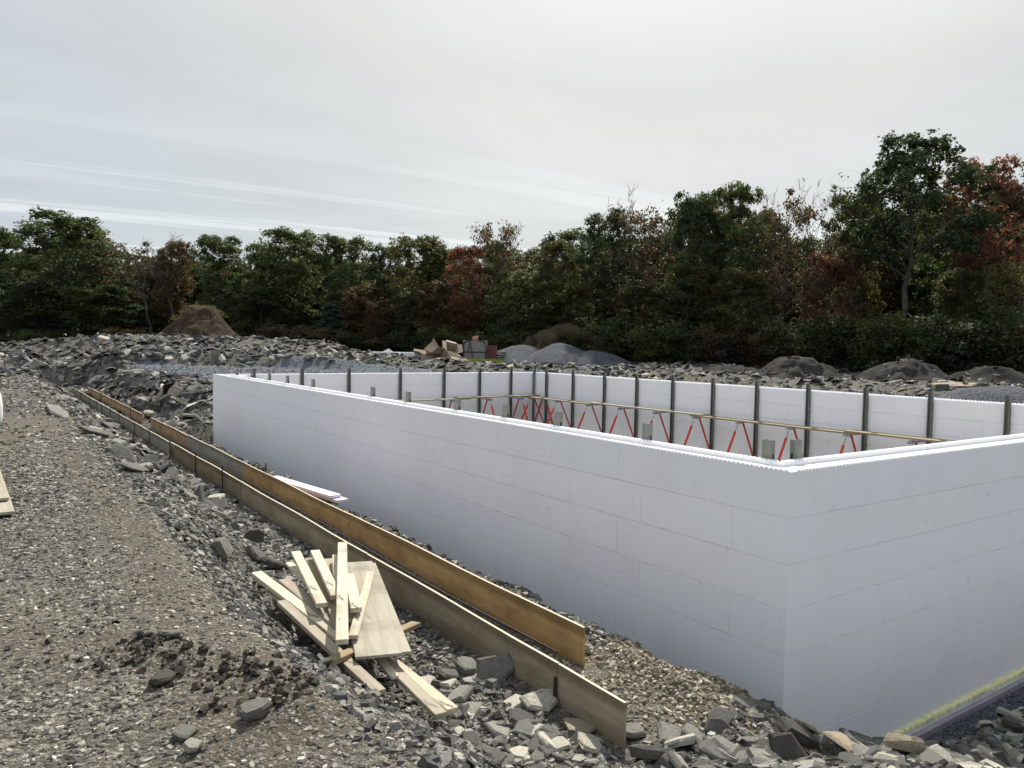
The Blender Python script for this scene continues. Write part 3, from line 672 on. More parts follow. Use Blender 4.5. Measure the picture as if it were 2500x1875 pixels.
# stones one can point to: pixel centre, level, length, width, thickness, tilt (x,y,z), colour
HAND = [
 (1208, 1655, 1.50, .36, .30, .07, (1.05, .0, -.6), 'grey', 'large five-sided grey slab leaning against the near form board'),
 (1141, 1640, 1.42, .26, .20, .10, (.2, .1, .8), 'grey', 'blocky grey boulder just left of the slab leaning on the form board'),
 (1098, 1660, 1.44, .22, .16, .08, (.1, .3, .2), 'slate', 'dark squat stone left of the blocky boulder near the form board'),
 (1322, 1728, 1.42, .34, .24, .09, (.25, -.1, .3), 'pale', 'pale lumpy slab below the form board joint'),
 (1412, 1785, 1.42, .30, .24, .06, (.15, .15, 1.), 'tan', 'flat stone with a rusty patch below the near form board end'),
 (1443, 1828, 1.45, .27, .22, .06, (.3, .25, .3), 'pale', 'pale flat slab at the lower edge of the front rubble'),
 (1330, 1808, 1.48, .20, .18, .06, (.35, -.2, .2), 'grey', 'square grey flagstone standing tilted in the front rubble'),
 (1383, 1722, 1.42, .25, .16, .05, (1.1, .2, -.6), 'slate', 'narrow dark slab propped upright against the near form board end'),
 (1282, 1792, 1.5, .23, .16, .06, (.2, -.1, .7), 'grey', 'flat grey stone left of the square flagstone'),
 (1545, 1800, 1.32, .24, .17, .08, (.2, .2, .2), 'grey', 'flat grey slab right of the near form board end'),
 (1690, 1815, 1.28, .30, .14, .10, (.2, .1, .9), 'grey', 'long grey block in the rubble left of the white corner'),
 (1752, 1790, 1.25, .20, .16, .06, (.9, .1, -.5), 'slate', 'small grey slab standing on edge before the white wall'),
 (1950, 1822, 1.22, .42, .28, .14, (.35, .3, -.2), 'dark', 'large dark brown boulder in front of the white corner'),
 (1922, 1858, 1.30, .27, .24, .10, (.9, -.1, -.6), 'dark', 'dark upright slab under the large dark boulder'),
 (1978, 1796, 1.10, .36, .18, .06, (.1, .2, .3), 'tan', 'pale flat slab behind the large dark boulder at the wall foot'),
 (2095, 1842, 1.08, .50, .28, .06, (.35, .35, -.35), 'tan', 'long tan slab sloping down to the right by the blue gravel'),
 (2212, 1848, 1.00, .32, .26, .16, (.1, .1, .2), 'tan', 'rounded tan block beside the lilac foam strip'),
 (2110, 1812, 1.02, .12, .10, .08, (.4, .2, .2), 'pale', 'small pale stone on the ridge before the right wall'),
 (2440, 1858, 1.05, .50, .22, .09, (.1, .05, .1), 'dark', 'dark slab with a pale edge in the lower right corner'),
 (2466, 1786, .70, .24, .18, .14, (.1, .1, .4), 'dark', 'dark rounded stone above the slab in the lower right corner'),
 (432, 1192, 1.66, 1.6, .42, .05, (.0, -.04, 1.72), 'pale', 'long pale bedrock slab sloping beside the gravel track'),
 (330, 1150, 1.75, .62, .34, .08, (.05, .0, 1.4), 'slate', 'dark flat slab just beyond the long pale bedrock slab'),
 (140, 1008, 1.92, 2.9, .38, .10, (-.12, .0, 1.6), 'grey', 'long thin slab at the edge of the track near the far form boards'),
 (235, 1058, 1.78, 2.0, .42, .09, (-.15, .0, 1.66), 'slate', 'long dark slab with a lit upper face beside the far form boards'),
 (297, 1120, 1.84, .42, .30, .07, (.9, .2, -.4), 'grey', 'grey slab tilted on edge above the long pale bedrock slab'),
 (543, 1366, 1.72, .26, .22, .16, (.2, .1, .4), 'grey', 'rounded grey boulder left of the lumber heap'),
 (628, 1373, 1.62, .28, .22, .14, (.2, .2, .2), 'slate', 'brownish boulder just behind the lumber heap'),
 (668, 1392, 1.56, .38, .22, .14, (.1, .25, .6), 'dark', 'dark broken boulder tucked under the lumber heap'),
 (572, 1297, 1.66, .18, .16, .03, (1.35, .1, -.6), 'slate', 'thin slate standing upright on the rubble slope'),
 (622, 1322, 1.50, .26, .20, .05, (1.2, .2, -.4), 'dark', 'dark slate on edge between rubble slope and form boards'),
 (418, 1558, 2.2, .13, .08, .05, (.1, .1, .2), 'grey', 'lone grey stone lying on the bare brown soil'),
 (450, 1800, 2.2, .15, .09, .04, (.2, .1, .9), 'grey', 'rectangular flat grey stone on the near gravel'),
 (470, 1837, 2.2, .075, .07, .05, (.2, .1, .2), 'pale', 'small whitish stone below the rectangular flat stone'),
 (620, 1752, 2.08, .16, .11, .07, (.1, .1, .2), 'grey', 'muddy stone at the near end of the row of dark clods'),
 (395, 1672, 2.2, .22, .10, .06, (.2, .1, .9), 'dark', 'earthy lump of stone in the middle of the dark clods'),
 (228, 936, 1.9, .85, .55, .06, (.75, .1, -.6), 'pale', 'pale slab lying on the dark far bank'),
 (325, 944, 1.9, .95, .60, .08, (.9, .3, -.9), 'slate', 'large leaning slab on the bank below the gravel edge'),
 (428, 966, 1.75, .65, .45, .12, (.8, -.1, -.5), 'tan', 'tan slab face on the bank left of the white wall'),
 (133, 944, 1.7, .75, .55, .06, (1.2, .2, -.6), 'slate', 'slab standing upright beyond the end of the form boards'),
 (262, 828, 3.9, 1.1, .45, .06, (.4, .5, .2), 'pale', 'pale pointed slab on top of the long stone bank'),
 (2330, 943, 2.6, 1.6, .5, .10, (.1, .0, -.6), 'tan', 'long brown slab lying behind the bracing posts beside the gravel heap'),
]
def hit(px, py):
    "where the sight line through a pixel meets the ground"
    d = fw+RT*(px-1250)/F-UP*(py-937.5)/F; t = np.concatenate([np.arange(2.5, 14, .01), np.arange(14, 80, .05)]); P = CAM[None]+d[None]*t[:, None]
    k = np.nonzero(P[:, 2] < gz(P[:, 0], P[:, 1]))[0]; return P[k[0]] if len(k) else P[-1]
for i, (px, py, z, l_, w_, t_, r, c, lab) in enumerate(HAND):
    P = hit(px, py); e = max(.08, l_*.3); g0, g1 = grad(P[0], P[1], e); nrm = Vector((-float(g0), -float(g1), 1)).normalized()
    me = slab_mesh(500+i*3, 5+(i*7) % 4, .5, RK[c]); o = link('rock', me)
    q = Vector((0, 0, 1)).rotation_difference(nrm).to_matrix()@Matrix.Rotation(r[2], 3, 'Z')@Matrix.Rotation(r[1], 3, 'Y')@Matrix.Rotation(r[0], 3, 'X')
    up_ = t_*.55 if abs(r[0]) < .6 else w_*.28*abs(math.sin(r[0]))
    zc = float(np.max(gz(P[0]+np.array([-1, 1, 0, 0, 0])*e*.4, P[1]+np.array([0, 0, -1, 1, 0])*e*.4))) if l_ < 1.2 else P[2]
    o.matrix_world = Matrix.LocRotScale(Vector((P[0], P[1], .5*(zc+P[2])+up_)), q, Vector((l_*1.18, w_*1.18, max(t_, .03)*1.1))); tag(o, lab, 'rock')

# ------------------------------------------------------------------ foundation of white foam blocks
FO = thing('foundation', 'white foam block foundation walls of an open roofless house box', 'foundation')
CH = .41; SK = .065
_bc = {}
def block(length, h=CH):
    k = (round(length, 3), h)
    if k not in _bc: _bc[k] = MB().box((0, 0, 0), (length-.0025, SK, h-.0025), ch=.0027).mesh('foam_block', M_EPS)
    return _bc[k]
def run(origin, d, nrm, length, courses, arms, z0=0.):
    "blocks of one wall face; origin at its start, d along, nrm outward"
    d = np.array(d, float); nrm = np.array(nrm, float); rz = math.atan2(d[1], d[0])
    for c in courses:
        s = arms[c % 2]; z = z0+CH*(c+.5)
        while s < length-.01:
            ln_ = min(1.22, length-s)
            if length-s-ln_ < .2: ln_ = length-s
            p = np.array(origin, float)+d*(s+ln_/2)-nrm*(SK/2-.0012*RNG.rand())
            link('foam_block', block(ln_), FO, (p[0], p[1], z), (0, 0, rz)); s += ln_
LA = (.98, .62); RA = (.62, .86)
run((0, 0, 0), (0, 1, 0), (-1, 0, 0), BL, range(7), LA)
run((0, 0, 0), (1, 0, 0), (0, -1, 0), BW, range(7), RA)
for c in range(7):                             # corner blocks, one piece round the corner
    a, b_ = LA[c % 2]-.0012, RA[c % 2]-.0012; pts = [(0, 0), (b_, 0), (b_, SK), (SK, SK), (SK, a), (0, a)]
    zb, zt = c*CH+.0012, (c+1)*CH-.0012
    V = [(x, y, zb) for x, y in pts]+[(x, y, zt) for x, y in pts]
    Fc = [(i, (i+1) % 6, 6+(i+1) % 6, 6+i) for i in range(6)]
    MB().add(V, Fc+[(6, 7, 8, 9), (6, 9, 10, 11), (3, 2, 1, 0), (5, 4, 3, 0)]).build('corner_block', M_EPSC, FO)
run((0+TH, BL-TH, 0), (1, 0, 0), (0, -1, 0), BW-2*TH, range(3, 7), (.5, 1.0))
run((BW-TH, TH, 0), (0, 1, 0), (-1, 0, 0), BL-2*TH, range(3, 7), (.4, .9))
core = MB()                                    # concrete and hidden skins behind the visible blocks
g_ = .004
for (x0, x1, y0, y1) in ((SK+g_, TH-SK, SK+g_, BL-SK), (TH-SK, BW-SK, SK+g_, TH-SK), (TH-SK, BW-SK, BL-TH+SK, BL-SK), (BW-TH+SK, BW-SK, TH-SK, BL-TH+SK)):
    core.box(((x0+x1)/2, (y0+y1)/2, (HT-.035)/2), (x1-x0, y1-y0, HT-.035))
core.build('concrete_core', M_COREC, FO)
inn = MB(); zl = 3*CH
for (x0, x1, y0, y1, z1) in ((TH-SK+g_, TH, TH-SK+g_, BL-TH, HT), (TH+g_, BW-TH, TH-SK+g_, TH, HT), (TH+g_, BW-TH, BL-TH, BL-TH+SK-g_, zl), (BW-TH, BW-TH+SK-g_, TH+g_, BL-TH, zl),
                             (0, BW, BL-SK+g_, BL, HT), (BW-SK+g_, BW, 0+SK, BL-SK, HT)):
    inn.box(((x0+x1)/2, (y0+y1)/2, z1/2), (x1-x0, y1-y0, z1))
inn.build('inner_foam_skin', M_EPS2, FO)
tee = MB()                                     # interlocking teeth along the top of the foam skins
def teeth(x0, y0, x1, y1, step=.052):
    L_ = math.hypot(x1-x0, y1-y0); n = int(L_/step); dx, dy = (x1-x0)/L_, (y1-y0)/L_
    for i in range(n):
        s = (i+.5)*step
        for off in (-.018, .018):
            k_ = (i+(off > 0)) % 2
            tee.box((x0+dx*(s+k_*.0)-dy*off, y0+dy*s+dx*off, HT+.003), (.026 if dx else .028, .026 if dy else .028, .020))
teeth(SK/2, .03, SK/2, BL-.05); teeth(TH-SK/2, TH, TH-SK/2, BL-TH); teeth(.09, SK/2, BW-.1, SK/2); teeth(TH, TH-SK/2, BW-TH, TH-SK/2)
teeth(TH, BL-TH+SK/2, BW-TH, BL-TH+SK/2, .07); teeth(BW-TH+SK/2, TH, BW-TH+SK/2, BL-TH, .07); teeth(.1, BL-SK/2, BW-.1, BL-SK/2, .08); teeth(BW-SK/2, .1, BW-SK/2, BL-.1, .08)
tag(tee.build('interlock_teeth', M_EPS2, FO), kind='stuff')
cap = MB()
for (x0, x1, y0, y1) in ((.001, SK-.001, .001, BL-.001), (SK, BW-.001, .001, SK-.001)):
    cap.box(((x0+x1)/2, (y0+y1)/2, HT+.0005), (x1-x0-.004, y1-y0-.004, .002))
cap.build('skin_top', M_EPS2, FO)
pl = MB()                                      # plugged tie holes and knocks in the foam
def plug(y, z): pl.tube([(.004, y, z), (-.006, y, z), (-.011, y, z)], [.013, .013, .007], 8)
for i in range(8):
    for z in (2.735, 2.56): plug(4.66-i*.17, z)
    if i > 3: plug(4.66-i*.17, 2.65)
for z in (2.31, 2.19, 2.08): plug(1.72, z); plug(1.50, z)
for i in range(7): plug(5.2-i*.19, 1.66)
def plug2(x, z): pl.tube([(x, .004, z), (x, -.006, z), (x, -.011, z)], [.012, .012, .007], 8)
for i in range(6):
    for z in (2.76, 2.58): plug2(4.72+i*.15, z)
tag(pl.build('hole_plugs', M_EPS2, FO), kind='stuff')
# footing, foam bead and lilac foam strips at the foot of the right wall
MB().box((BW/2, -.005, -.10), (BW+.3, .17, .19)).build('footing', M_CONC, FO)
bead = MB(); xs = np.arange(.6, BW-.1, .028)
for x in xs:
    r = RNG.uniform(.022, .040); c = (x, -.010-RNG.uniform(0, .012), .014+RNG.uniform(-.008, .012)); n_ = 6
    a_ = np.arange(n_)*2*PI/n_
    V = [(c[0], c[1], c[2]+r)]+[(c[0]+r*.9*math.cos(t), c[1]+r*.9*math.sin(t), c[2]+r*.35*RNG.uniform(.4, 1.4)) for t in a_]+[(c[0]+r*math.cos(t)*.8, c[1]+r*math.sin(t)*.8, c[2]-r*.6) for t in a_]
    bead.add(V, [(0, 1+j, 1+(j+1) % n_) for j in range(n_)]+[(1+j, 1+n_+j, 1+n_+(j+1) % n_, 1+(j+1) % n_) for j in range(n_)])
tag(bead.build('foam_bead', M_SPRAY, smooth=True), 'yellow-green spray foam bead along the foot of the right white wall', 'foam bead')
x = .9; k = 0
for L_ in (1.05, 1.2, 1.25, 2.4, 2.4, 2.4):
    tag(link('foam_strip', MB().box((0, 0, 0), (L_-.008, .052, .22), ch=.004).mesh('foam_strip', M_LILAC), None, (x+L_/2, -.122, -.112+.002*(k % 2))),
        ['lilac foam strip against the footing, the one running behind the tan block', 'second lilac foam strip from the tan block along the footing', 'third lilac foam strip from the tan block along the footing',
         'fourth lilac foam strip along the footing, past the frame edge', 'fifth lilac foam strip along the footing', 'last lilac foam strip along the footing'][k], 'foam strip', 'foam strips along the footing'); x += L_; k += 1

# ------------------------------------------------------------------ bracing inside the walls
PZ = HT+.19
def post_mesh():
    m = MB(); m.box((0, -.03, PZ/2), (.11, .004, PZ)); m.box((-.053, -.058, PZ/2), (.004, .052, PZ)); m.box((.053, -.058, PZ/2), (.004, .052, PZ))
    m.box((-.045, -.083, PZ/2), (.02, .004, PZ)); m.box((.045, -.083, PZ/2), (.02, .004, PZ))
    return m.mesh('post', M_GALV)
def slot_mesh():
    m = MB()
    for i in range(int(PZ/.14)): m.box((.056, -.058, .1+i*.14), (.003, .022, .05)); m.box((-.056, -.058, .1+i*.14), (.003, .022, .05))
    return m.mesh('slots', M_SLOT)
PM, SM = post_mesh(), slot_mesh()
BZ = 1.93
BRM = MB().box((0, -.46, BZ), (.05, .78, .04)).box((0, -.78, BZ+.0), (.07, .14, .075)).box((.06, -.80, BZ-.015), (.05, .05, .06)).box((-.06, -.80, BZ-.015), (.05, .05, .06)).mesh('bracket', M_GALV2)
STM = MB().tube([(0, -.60, BZ-.03), (0, -.10, BZ-1.05)], .026, 8).mesh('strut', M_RED)
e0 = np.array([.0, -.83, BZ-.06]); e1 = np.array([.0, -1.75, .02]); mid = e0+(e1-e0)*.10
PIM = MB().tube([mid, e1], .034, 8).mesh('brace_pipe', M_RED); TBM = MB().tube([e0, mid+(e1-e0)*.02], .014, 8).tube([e0+(e1-e0)*.1, e0+(e1-e0)*.13], .026, 8).mesh('turnbuckle', M_GALV2)
def brace(x, y, rz, label, group, full=True):
    t = thing('wall_brace', label, 'brace', (x, y, 0), rz, group)
    p = link('post', PM, t); tag(link('slots', SM, p), kind='stuff')
    if full: link('bracket', BRM, t); link('strut', STM, t); q = link('brace_pipe', PIM, t); link('turnbuckle', TBM, q)
ordn = ['first', 'second', 'third', 'fourth', 'fifth', 'sixth', 'seventh', 'eighth', 'ninth', 'tenth', 'eleventh', 'twelfth', 'thirteenth']
xs_ = [12.02-i*1.6 for i in range(7)]
for i, x in enumerate([11.95, 10.84, 9.42, 7.9, 6.15, 4.25, 2.64, 1.1]):
    brace(x, BL-TH-.002, 0, f'steel wall brace with red pipes on the far wall, {ordn[i]} from the back corner', 'braces on the far wall')
for i, y in enumerate([19.4, 17.78, 16.05, 14.44, 12.83, 11.22, 9.65, 8.03, 6.44, 4.88, 3.28, 1.6]):
    brace(BW-TH-.002, y, -PI/2, f'steel wall brace with red pipes on the long back wall, {ordn[i]} from the back corner', 'braces on the long back wall')
for i, y in enumerate([.62, 2.28, 3.95, 5.2, 6.6, 8.36, 9.9, 13.25, 15.1, 16.6, 18.25, 19.85]):
    brace(TH+.002, y, PI/2, f'grey brace post top peeping over the near long wall, {ordn[i]} from the near corner', 'braces behind the near long wall')
brace(.76, TH+.002, PI, 'grey brace post top just right of the near corner, behind the right wall', 'braces behind the right wall')
# walkway planks on the brackets
def plank(name, a, b, w, t, mat_, label, cat, group=None, roll=0., ch=.004):
    a = np.array(a, float); b = np.array(b, float); L_ = np.linalg.norm(b-a); Mx = frame(b-a)
    if roll: 
        c_, s_ = math.cos(roll), math.sin(roll); Mx = Mx@np.array([[1, 0, 0], [0, c_, -s_], [0, s_, c_]])
    me = MB().box((0, 0, 0), (L_, w, t), ch=ch).mesh(name, mat_); o = link(name, me)
    o.matrix_world = Matrix([[*Mx[0], (a[0]+b[0])/2], [*Mx[1], (a[1]+b[1])/2], [*Mx[2], (a[2]+b[2])/2], [0, 0, 0, 1]])
    return tag(o, label, cat, group) if label else o
zp = BZ+.04; yw = BL-TH-.62; xw = BW-TH-.62
G1 = 'walkway planks on the brackets'
plank('walkway_plank', (5.0, yw, zp), (8.6, yw, zp), .42, .04, M_LUMG, 'walkway plank on the far wall brackets, farther from the back corner', 'plank', G1)
plank('walkway_plank', (8.1, yw+.02, zp+.042), (11.7, yw+.02, zp+.052), .42, .04, M_LUMB, 'walkway plank on the far wall brackets ending at the back corner', 'plank', G1)
for (y0, y1, dz, m_, l_) in ((20.0, 15.6, 0, M_LUMB, 'walkway plank on the long back wall starting in the back corner'), (15.9, 11.0, .042, M_LUMG, 'second walkway plank from the back corner on the long back wall'),
                       (11.4, 6.2, 0, M_LUMB, 'third walkway plank from the back corner on the long back wall'), (6.5, 2.0, .042, M_LUMB, 'brown walkway plank ending behind the right wall rim')):
    plank('walkway_plank', (xw, y0, zp+dz), (xw, y1, zp+dz), .42, .04, m_, l_, 'plank', G1)

# ------------------------------------------------------------------ form boards
def form(name, label, pts, mats, z, hgt, th_=.024, side=0.):
    t = thing(name, label, 'formwork', (pts[0][0], pts[0][1], z)); base = np.array([pts[0][0], pts[0][1], z])
    for i, (a, b) in enumerate(zip(pts[:-1], pts[1:])):
        if mats[i] is None: continue
        a3 = np.array([a[0], a[1], 0]); b3 = np.array([b[0], b[1], 0]); d = b3-a3; L_ = np.linalg.norm(d); Mx = frame(d)
        n = max(2, int(L_/.5)); m = MB(); xs2 = np.linspace(-L_/2+.004, L_/2-.004, n+1)
        bow = RNG.uniform(-.012, .012)*(1-(2*xs2/L_)**2); zt = hgt/2+RNG.uniform(-.006, .006)+.006*np.sin(xs2*2+i)
        V = []; 
        for q in range(n+1):
            y0 = bow[q]; V += [(xs2[q], y0-th_/2, -hgt/2), (xs2[q], y0+th_/2, -hgt/2), (xs2[q], y0+th_/2, zt[q]), (xs2[q], y0-th_/2, zt[q])]
        Fc = []
        for q in range(n):
            for j in range(4): Fc.append((q*4+j, q*4+(j+1) % 4, q*4+4+(j+1) % 4, q*4+4+j)[::-1])
        Fc += [(0, 1, 2, 3), (n*4+3, n*4+2, n*4+1, n*4)]
        Fc = [f[::-1] for f in Fc]
        o = m.add(V, Fc).build('form_board', mats[i], t); zz_ = z+RNG.uniform(-.01, .01)-hgt/2
        o.matrix_parent_inverse = Matrix.Identity(4)
        Mw = Matrix([[*Mx[0], (a[0]+b[0])/2-base[0]], [*Mx[1], (a[1]+b[1])/2-base[1]+0], [*Mx[2], zz_-base[2]], [0, 0, 0, 1]])
        o.matrix_local = Mw
    return t, base
def pin(t, base, x, y, z0, z1, r=.011):
    MB().tube([(x-base[0], y-base[1], z0-base[2]), (x-base[0]+RNG.uniform(-.01, .01), y-base[1], z1-base[2])], r, 7).build('steel_pin', M_PIN, t)
ZT = 1.57
def onl(px, py, x=None):
    P = at(px, py, ZT); return [P[0] if x is None else x, P[1]]
near = [onl(1537, 1710), onl(1365, 1619), onl(895, 1352), onl(567, 1180), onl(418, 1087), onl(408, 1078), onl(311, 1026), onl(263, 1002), onl(196, 966), onl(177, 957), onl(152, 945)]
near = [[XN-.006*max(0, p[1]-8)-.0*p[1], p[1]] for p in near]
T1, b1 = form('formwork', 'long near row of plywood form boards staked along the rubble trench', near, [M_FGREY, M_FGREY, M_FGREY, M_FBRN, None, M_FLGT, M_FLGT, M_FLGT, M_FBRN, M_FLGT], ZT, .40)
MB().box((near[4][0]-b1[0]+.02, near[4][1]-b1[1], -.2), (.026, (near[5][1]-near[4][1])+.5, .4)).build('splice_board', M_FBRN, T1)
for px, py, up_ in ((1393*.407, 800+865*.407, .12), (1203*.407, 800+775*.407, .10), (1018*.407, 800+692*.407, .02), (892*.407, 800+622*.407, .03), (800*.407, 800+572*.407, .02), (690*.407, 800+520*.407, .06), (630*.407, 800+490*.407, .04), (576*.407, 800+462*.407, .02), (542*.407, 800+445*.407, .02), (487*.407, 800+420*.407, .02), (433*.407, 800+390*.407, .02)):
    y = onl(px, py)[1]; pin(T1, b1, XN-.006*max(0, y-8)-.035, y, 1.1, ZT+up_)
pin(T1, b1, XN-.03, near[1][1], 1.2, ZT-.10, .014)
fa = [onl(1425, 1538), onl(850, 1257), onl(572, 1131), onl(452, 1062)]
fa = [[XF, p[1]] for p in fa]+[[XF-.02, onl(345, 1019)[1]]]
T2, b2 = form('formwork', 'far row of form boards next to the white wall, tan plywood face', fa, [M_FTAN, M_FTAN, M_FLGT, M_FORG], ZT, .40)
pin(T2, b2, XF+.03, fa[1][1]+.02, 1.1, ZT+.0, .014); pin(T2, b2, XF+.03, onl(674, 1150)[1], 1.1, ZT+.16); pin(T2, b2, XF+.03, fa[3][1], 1.1, ZT+.12)
fb = [onl(334, 1010), onl(228, 961), onl(190, 945)]; fb = [[XF-.06-.02*i, p[1]] for i, p in enumerate(fb)]
T3, b3 = form('formwork', 'short detached far stretch of tan form boards past the gap', fb, [M_FORG, M_FORG], ZT, .42)
for y in (fb[0][1]+2, fb[1][1]): pin(T3, b3, XF-.12, y, 1.1, ZT+.1)
for i, x in enumerate((-2.06, -1.90)):
    ys = np.linspace(.85, 24, 40); pts = [(x+.015*math.sin(y*1.3+i), y, 1.375+.012*math.sin(y*.9+i)) for y in ys]
    tag(MB().tube(pts, .010, 6).build('rebar', M_PIN), ['rusty reinforcing bar lying between the form boards, nearer the left row', 'rusty reinforcing bar lying between the form boards, nearer the wall'][i], 'rebar', 'reinforcing bars in the form trench')
# pink foam offcuts beside the wall
gA, gB = at(668, 1166, 1.44), at(822, 1212, 1.46)
plank('foam_board', gA+np.array([.05, -.1, -.05]), gB+np.array([.05, -.14, -.055]), .22, .05, M_PINK, 'lower pink foam board lying on the rubble beside the white wall', 'foam board', 'pink foam boards')
plank('foam_board', gA+np.array([-.02, 0, .004]), gB+np.array([-.02, 0, 0]), .21, .05, M_PINK, 'upper pink foam board on the short stack beside the white wall', 'foam board', 'pink foam boards')

# ------------------------------------------------------------------ heap of lumber
GL = 'lumber heap beside the near form boards'
def lum(p0, z0, p1, z1, w, t, m_, label, roll=0.):
    plank('lumber_board', at(*p0, z0), at(*p1, z1), w, t, m_, label, 'board', GL, roll)
lum((688, 1470), 1.74, (928, 1692), 1.62, .089, .038, M_LUMG, 'long grey-brown board lowest on the left of the lumber heap')
lum((926, 1600), 1.56, (1078, 1748), 1.54, .089, .038, M_LUMG, 'board running out at the bottom right of the lumber heap')
lum((960, 1618), 1.50, (1106, 1736), 1.50, .089, .038, M_LUM, 'pale board just right of the board running out bottom right')
lum((768, 1632), 1.73, (1016, 1523), 1.56, .089, .038, M_LUMB, 'brown splintered board crossing beneath the plywood strip')
lum((626, 1400), 1.78, (830, 1556), 1.70, .10, .038, M_LUM, 'pale board at the far left of the lumber heap')
lum((692, 1418), 1.76, (835, 1535), 1.73, .10, .038, M_LUMG, 'greyish board tucked right of the far left pale board')
lum((706, 1376), 1.74, (800, 1468), 1.73, .075, .03, M_LUM, 'mostly hidden pale board end behind the upper left pair')
lum((795, 1366), 1.76, (845, 1520), 1.74, .20, .02, M_LUMG, 'wide grey board under the upright middle boards')
lum((755, 1366), 1.79, (830, 1525), 1.76, .089, .038, M_LUMG, 'grey board leaning between the two bright upper boards')
lum((880, 1378), 1.70, (955, 1598), 1.67, .30, .02, M_PLYD, 'lower plywood strip showing its right edge under the top one')
lum((868, 1374), 1.725, (925, 1603), 1.70, .33, .022, M_PLYD, 'wide dirty plywood strip with scuffed grey face')
lum((905, 1398), 1.80, (862, 1556), 1.75, .075, .03, M_LUM, 'bright board angled up to the right over the plywood strip')
lum((820, 1357), 1.83, (826, 1470), 1.80, .07, .03, M_LUM, 'short pale board just left of the upright top board')
lum((852, 1405), 1.84, (870, 1490), 1.82, .089, .04, M_LUM, 'short pale board right of the upright top board')
lum((722, 1350), 1.86, (786, 1478), 1.83, .089, .038, M_LUM, 'bright upper board left of centre on the lumber heap')
lum((769, 1347), 1.87, (821, 1458), 1.85, .089, .038, M_LUM, 'bright upper board right beside the upright top board')
lum((660, 1440), 1.71, (742, 1522), 1.70, .07, .025, M_LUMG, 'short grey scrap under the far left pale board')
lum((900, 1575), 1.60, (965, 1655), 1.57, .06, .025, M_LUM, 'short pale scrap under the plywood strip front')
lum((836, 1328), 1.92, (835, 1568), 1.86, .089, .038, M_LUM, 'longest pale board lying on top, pointing at the form boards')
# planks and white drum at the left edge
pa, pb = at(-70, 1090, 2.30), at(4, 1256, 2.30)
plank('scrap_plank', at(-50, 1090, 2.26)+0, at(-10, 1256, 2.26), .30, .03, M_PLYD, 'pale plank corner jutting in at the left edge, lower', 'plank', 'planks at the left edge')
plank('scrap_plank', at(-62, 1085, 2.30), at(-22, 1222, 2.30), .30, .03, M_LUMG, 'pale plank on the lower one at the left edge', 'plank', 'planks at the left edge')
dr = at(-22, 1035, 2.2); dr_t = thing('white_drum', 'white rounded plastic drum at the left edge of the track', 'drum', (dr[0]-.11, dr[1], 2.16))
prof = [(0, .26), (.04, .29), (.2, .31), (.4, .31), (.6, .29), (.72, .24), (.76, .16)]
MB().tube([(0, 0, z) for z, r in prof], [r for z, r in prof], 24).build('body', M_WHITE, dr_t, smooth=True); MB().tube([(0, 0, .76), (0, 0, .79)], .15, 20).build('lid', M_WHITE, dr_t)

# ------------------------------------------------------------------ heaps behind the house
def heap(name, label, cat, mat_, c, rx, ry, h, rot=0., seed=0, rough=.12, sharp=1.3, flat_top=0., n=70, extra=None, group=None):
    u = np.linspace(-1.15, 1.15, n); U, V = np.meshgrid(u, u, indexing='ij'); r = np.hypot(U, V)
    r = r*(1+.22*fbm(U*1.3+seed*3.1, V*1.3+seed, 3)); z = np.clip(1-r, 0, 1)
    z = np.where(z > .82-flat_top, .82-flat_top+(z-(.82-flat_top))*.35, z)
    z = z/(z.max()+1e-6)
    z = z**(1/sharp)*h+rough*fbm(U*5+seed, V*5, 5)*h*ss(0, .25, z)
    z = np.where(r < 1, z, -.0)-.25*ss(.92, 1.1, r)
    i_ = np.arange(n*n).reshape(n, n); q = np.stack([i_[:-1, :-1], i_[1:, :-1], i_[1:, 1:], i_[:-1, 1:]], -1).reshape(-1, 4)
    o = link(name, mesh_np(name, np.stack([U*rx, V*ry, z], -1).reshape(-1, 3), [q], (mat_,), True), None, c, (0, 0, rot)); tag(o, label, cat, group)
    return o
def onheap(px, D, zb): P = far(px, 840, D); return (P[0], P[1], zb)
heap('dirt_mound', 'steep brown soil mound rising behind the long stone bank', 'mound', M_DIRT, onheap(492, 57, 2.4), 4.7, 4.2, 4.2, -YAW, 3, .15, 1.0, -.07)
g0 = 3.93-.0
heap('gravel_pile', 'left blue-grey gravel heap, lower and broader', 'gravel pile', M_BLUEG, onheap(1275, 52, 2.6), 3.3, 3., 1.36, -YAW, 1, .03, 1.25, .04, group='gravel heaps')
heap('gravel_pile', 'middle blue-grey gravel heap, the tallest of the pointed row', 'gravel pile', M_BLUEG, onheap(1368, 50.5, 2.6), 3.2, 3., 1.52, -YAW, 2, .03, 1.2, .02, group='gravel heaps')
heap('gravel_pile', 'right low blue-grey gravel heap sloping down to slate', 'gravel pile', M_BLUEG, onheap(1445, 50, 2.6), 3.0, 2.6, 1.08, -YAW, 4, .03, 1.3, .08, group='gravel heaps')
heap('sod_pile', 'straw-coloured heap of stripped sod behind the gravel heaps', 'mound', M_SOD, onheap(1375, 57, 2.5), 4.4, 3, 3.05, -YAW, 7, .20, 1.3, .08)
heap('sod_pile', 'lower right heap of stripped sod behind the gravel heaps', 'mound', M_SOD, onheap(1475, 56, 2.5), 3.8, 3, 2.2, -YAW, 9, .20, 1.2, .06)
hp = []
